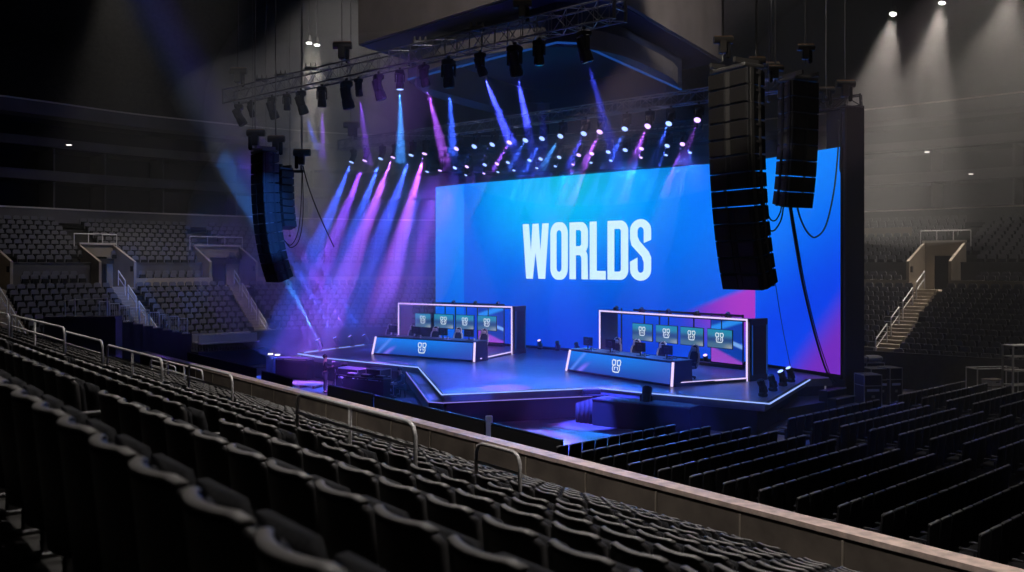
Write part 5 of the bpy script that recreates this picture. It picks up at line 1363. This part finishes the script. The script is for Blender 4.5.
house_light('added unseen lamp above the metal cart below the side seats', A(5, 40, 31), fl(1003, 38.8), 9000, 14, (1, .93, .86), .3)  # added out of view so the cart shows
house_light('added unseen lamp in front of the scoreboard, on the side of the bright end', at(900, -160, 24), at(660, 20, 44), 6500, 24, (1, .92, .86), .3)  # this and the next are added to light the scoreboard panels
house_light('added unseen lamp in front of the scoreboard, on the side of the dark end', at(380, -330, 20), at(440, 10, 38), 4000, 34, (1, .92, .90), .3)
# small lamps along the balcony undersides
for k, (px, py, z) in enumerate(((129, 151.5, 15.9), (154, 153.8, 15.9), (234, 162.5, 15.2), (69, 145, 12.6), (31, 193.5, 11.5), (927, 152, 12.6), (805+145, 172, 12.6), (971, 174, 11.7), (928, 189, 11.6))):
    d = F*(z-EYE)/(HOR-py); p = at(px, py, d); t = thing('balcony_lamp', f'tiny white lamp under the balconies, {ordw(k+1)} of nine scattered ones', 'lamp', p)
    w = .9 if k < 2 else .28
    q = MB(); q.rbox((0, 0, .06), (w+.1, .14, .06), .02); q.build('housing', M['black'], t); q = MB(); q.rbox((0, 0, 0), (w, .10, .07), .02); q.build('tube', M['lamp_small'], t)

# ================================================================== haze, ambient, colour management
def haze(name, mesh, dens, col=(1, 1, 1), aniso=0.):
    m = bpy.data.materials.new(name); m.use_nodes = True; nt = m.node_tree; nt.nodes.clear(); o = nt.nodes.new('ShaderNodeOutputMaterial'); v = nt.nodes.new('ShaderNodeVolumeScatter')
    v.inputs['Color'].default_value = (*col, 1); v.inputs['Density'].default_value = dens; v.inputs['Anisotropy'].default_value = aniso
    nt.links.new(v.outputs[0], o.inputs['Volume']); ob = mesh.build('haze', m); tag(ob, 'thin stage haze hanging in the hall '+name, 'haze', None, 'stuff'); return ob
b = MB(); b.box((0, 0, 0), (96, 61, 30), frame(A(20, 23+30.5, 15.3), Uv)); haze('over the whole stage side', b, .0034)
for nm, c, r, dn in (('in violet clouds beside the screen', Vector((-10.2, 49.6, 7.6)), (7.4, 7.6, 7.3), .034),
                     ('under the pair of white lights', Vector((-13.5, 63.6, 16)), (8, 7.8, 9), .024), ('below the white lights above the right seats', Vector((23, 52, 15)), (10, 9, 8), .020),
                     ('drifting under the scoreboard', Vector((-3, 34.5, 12.2)), (10, 5.6, 2.4), .024), ('along the lamps above the screen', Vector((4.2, 42.6, 11.0)), (8.6, 4.2, 2.2), .026)):
    b = MB(); b.ball((0, 0, 0), 1, 24, 14, r); o = haze(nm, b, dn); o.location = c
    if 'along' in nm: o.rotation_euler = (0, 0, math.atan2(-.651, .759))
w = bpy.data.worlds.new('World'); S.world = w; w.use_nodes = True; bg = w.node_tree.nodes['Background']; bg.inputs[0].default_value = (.5, .5, .6, 1); bg.inputs[1].default_value = .006
# added lamps: colour wash for the stage floor and the haze
def wash(name, p, target, power, col, size):
    d = (Vector(target)-Vector(p)).normalized(); t = thing('added_wash_lamp', name, 'stage lamp', p); q = MB(); q.cyl((0, 0, .3), (0, 0, 0), .14, .2, 12); h = q.build('housing', M['black'], t); h.rotation_euler = d.to_track_quat('-Z', 'Y').to_euler()
    spot('wash_beam', h, (0, 0, -.05), power, col, math.radians(size), .8, .2)
def added_lamp(label, p, target, power, col, size): house_light(label, p, target, power, size, col, .3, .5, .15)  # unseen coloured lamps, each added to light one target
added_lamp('added blue lamp high over the near stand trained on the far speaker hang', Vector((5, 13, 12)), LA_TOP+Vector((.3, 0, -2.8)), 45000, (.04, .22, 1), 7.5)  # added to tint the cabinet sides blue
added_lamp('added rosy lamp high over the floor chairs trained on the smaller booth', Vector((13, 14, 22)), on(440, 341, 1.8), 30000, (1, .70, .82), 8)  # this and the next are added key light for the booth chairs
added_lamp('added rosy lamp high over the floor chairs trained on the nearer booth', Vector((14, 16, 18)), on(655, 354, 1.8), 32000, (1, .70, .82), 9)
added_lamp('added violet lamp high over the near stand trained on the open floor before the stage', NS(0, 12, 25), on(543, 439, 0), 330000, (.58, .13, .95), 4.6)  # this and the next are added to make violet pools on the floor
added_lamp('added violet lamp high over the near stand trained on the camera operator', NS(8, 10, 25), on(318, 389, 0), 160000, (.36, .14, 1), 6.5)
for k, (px, pw, col, tx, ty) in enumerate(((470, 9000, (.10, .10, 1), 430, 362), (520, 10000, (.01, .22, 1), 500, 376), (575, 10000, (.01, .22, 1), 560, 376), (632, 10000, (.01, .20, 1), 640, 386), (682, 9000, (.05, .12, 1), 740, 392))):
    pz_ = on_line(*TC, px); pz_.z = TC[0].z-.2
    wash(f'added wash lamp above the screen edge, {ordw(k+1)} from the left', pz_, on(tx, ty, SZ), pw, col, 58)  # added to brighten the deck with blue
pz_ = on_line(*TC, 500); pz_.z = TC[0].z-.2
wash('added wide wash lamp above the screen edge filling the haze with violet', pz_, Vector((-11.5, 46.5, 5)), 28000, (.16, .07, 1), 42)  # added only to make the haze glow violet
S.view_settings.view_transform = 'Standard'; S.view_settings.look = 'None'; S.view_settings.gamma = 1; S.view_settings.use_curve_mapping = False; S.view_settings.exposure = 0
S.cycles.use_adaptive_sampling = False; S.cycles.use_denoising = True; S.cycles.denoiser = 'OPENIMAGEDENOISE'
S.cycles.max_bounces = 5; S.cycles.diffuse_bounces = 2; S.cycles.glossy_bounces = 3; S.cycles.volume_bounces = 0; S.cycles.transmission_bounces = 2; S.cycles.sample_clamp_indirect = 4; S.cycles.caustics_reflective = False; S.cycles.caustics_refractive = False
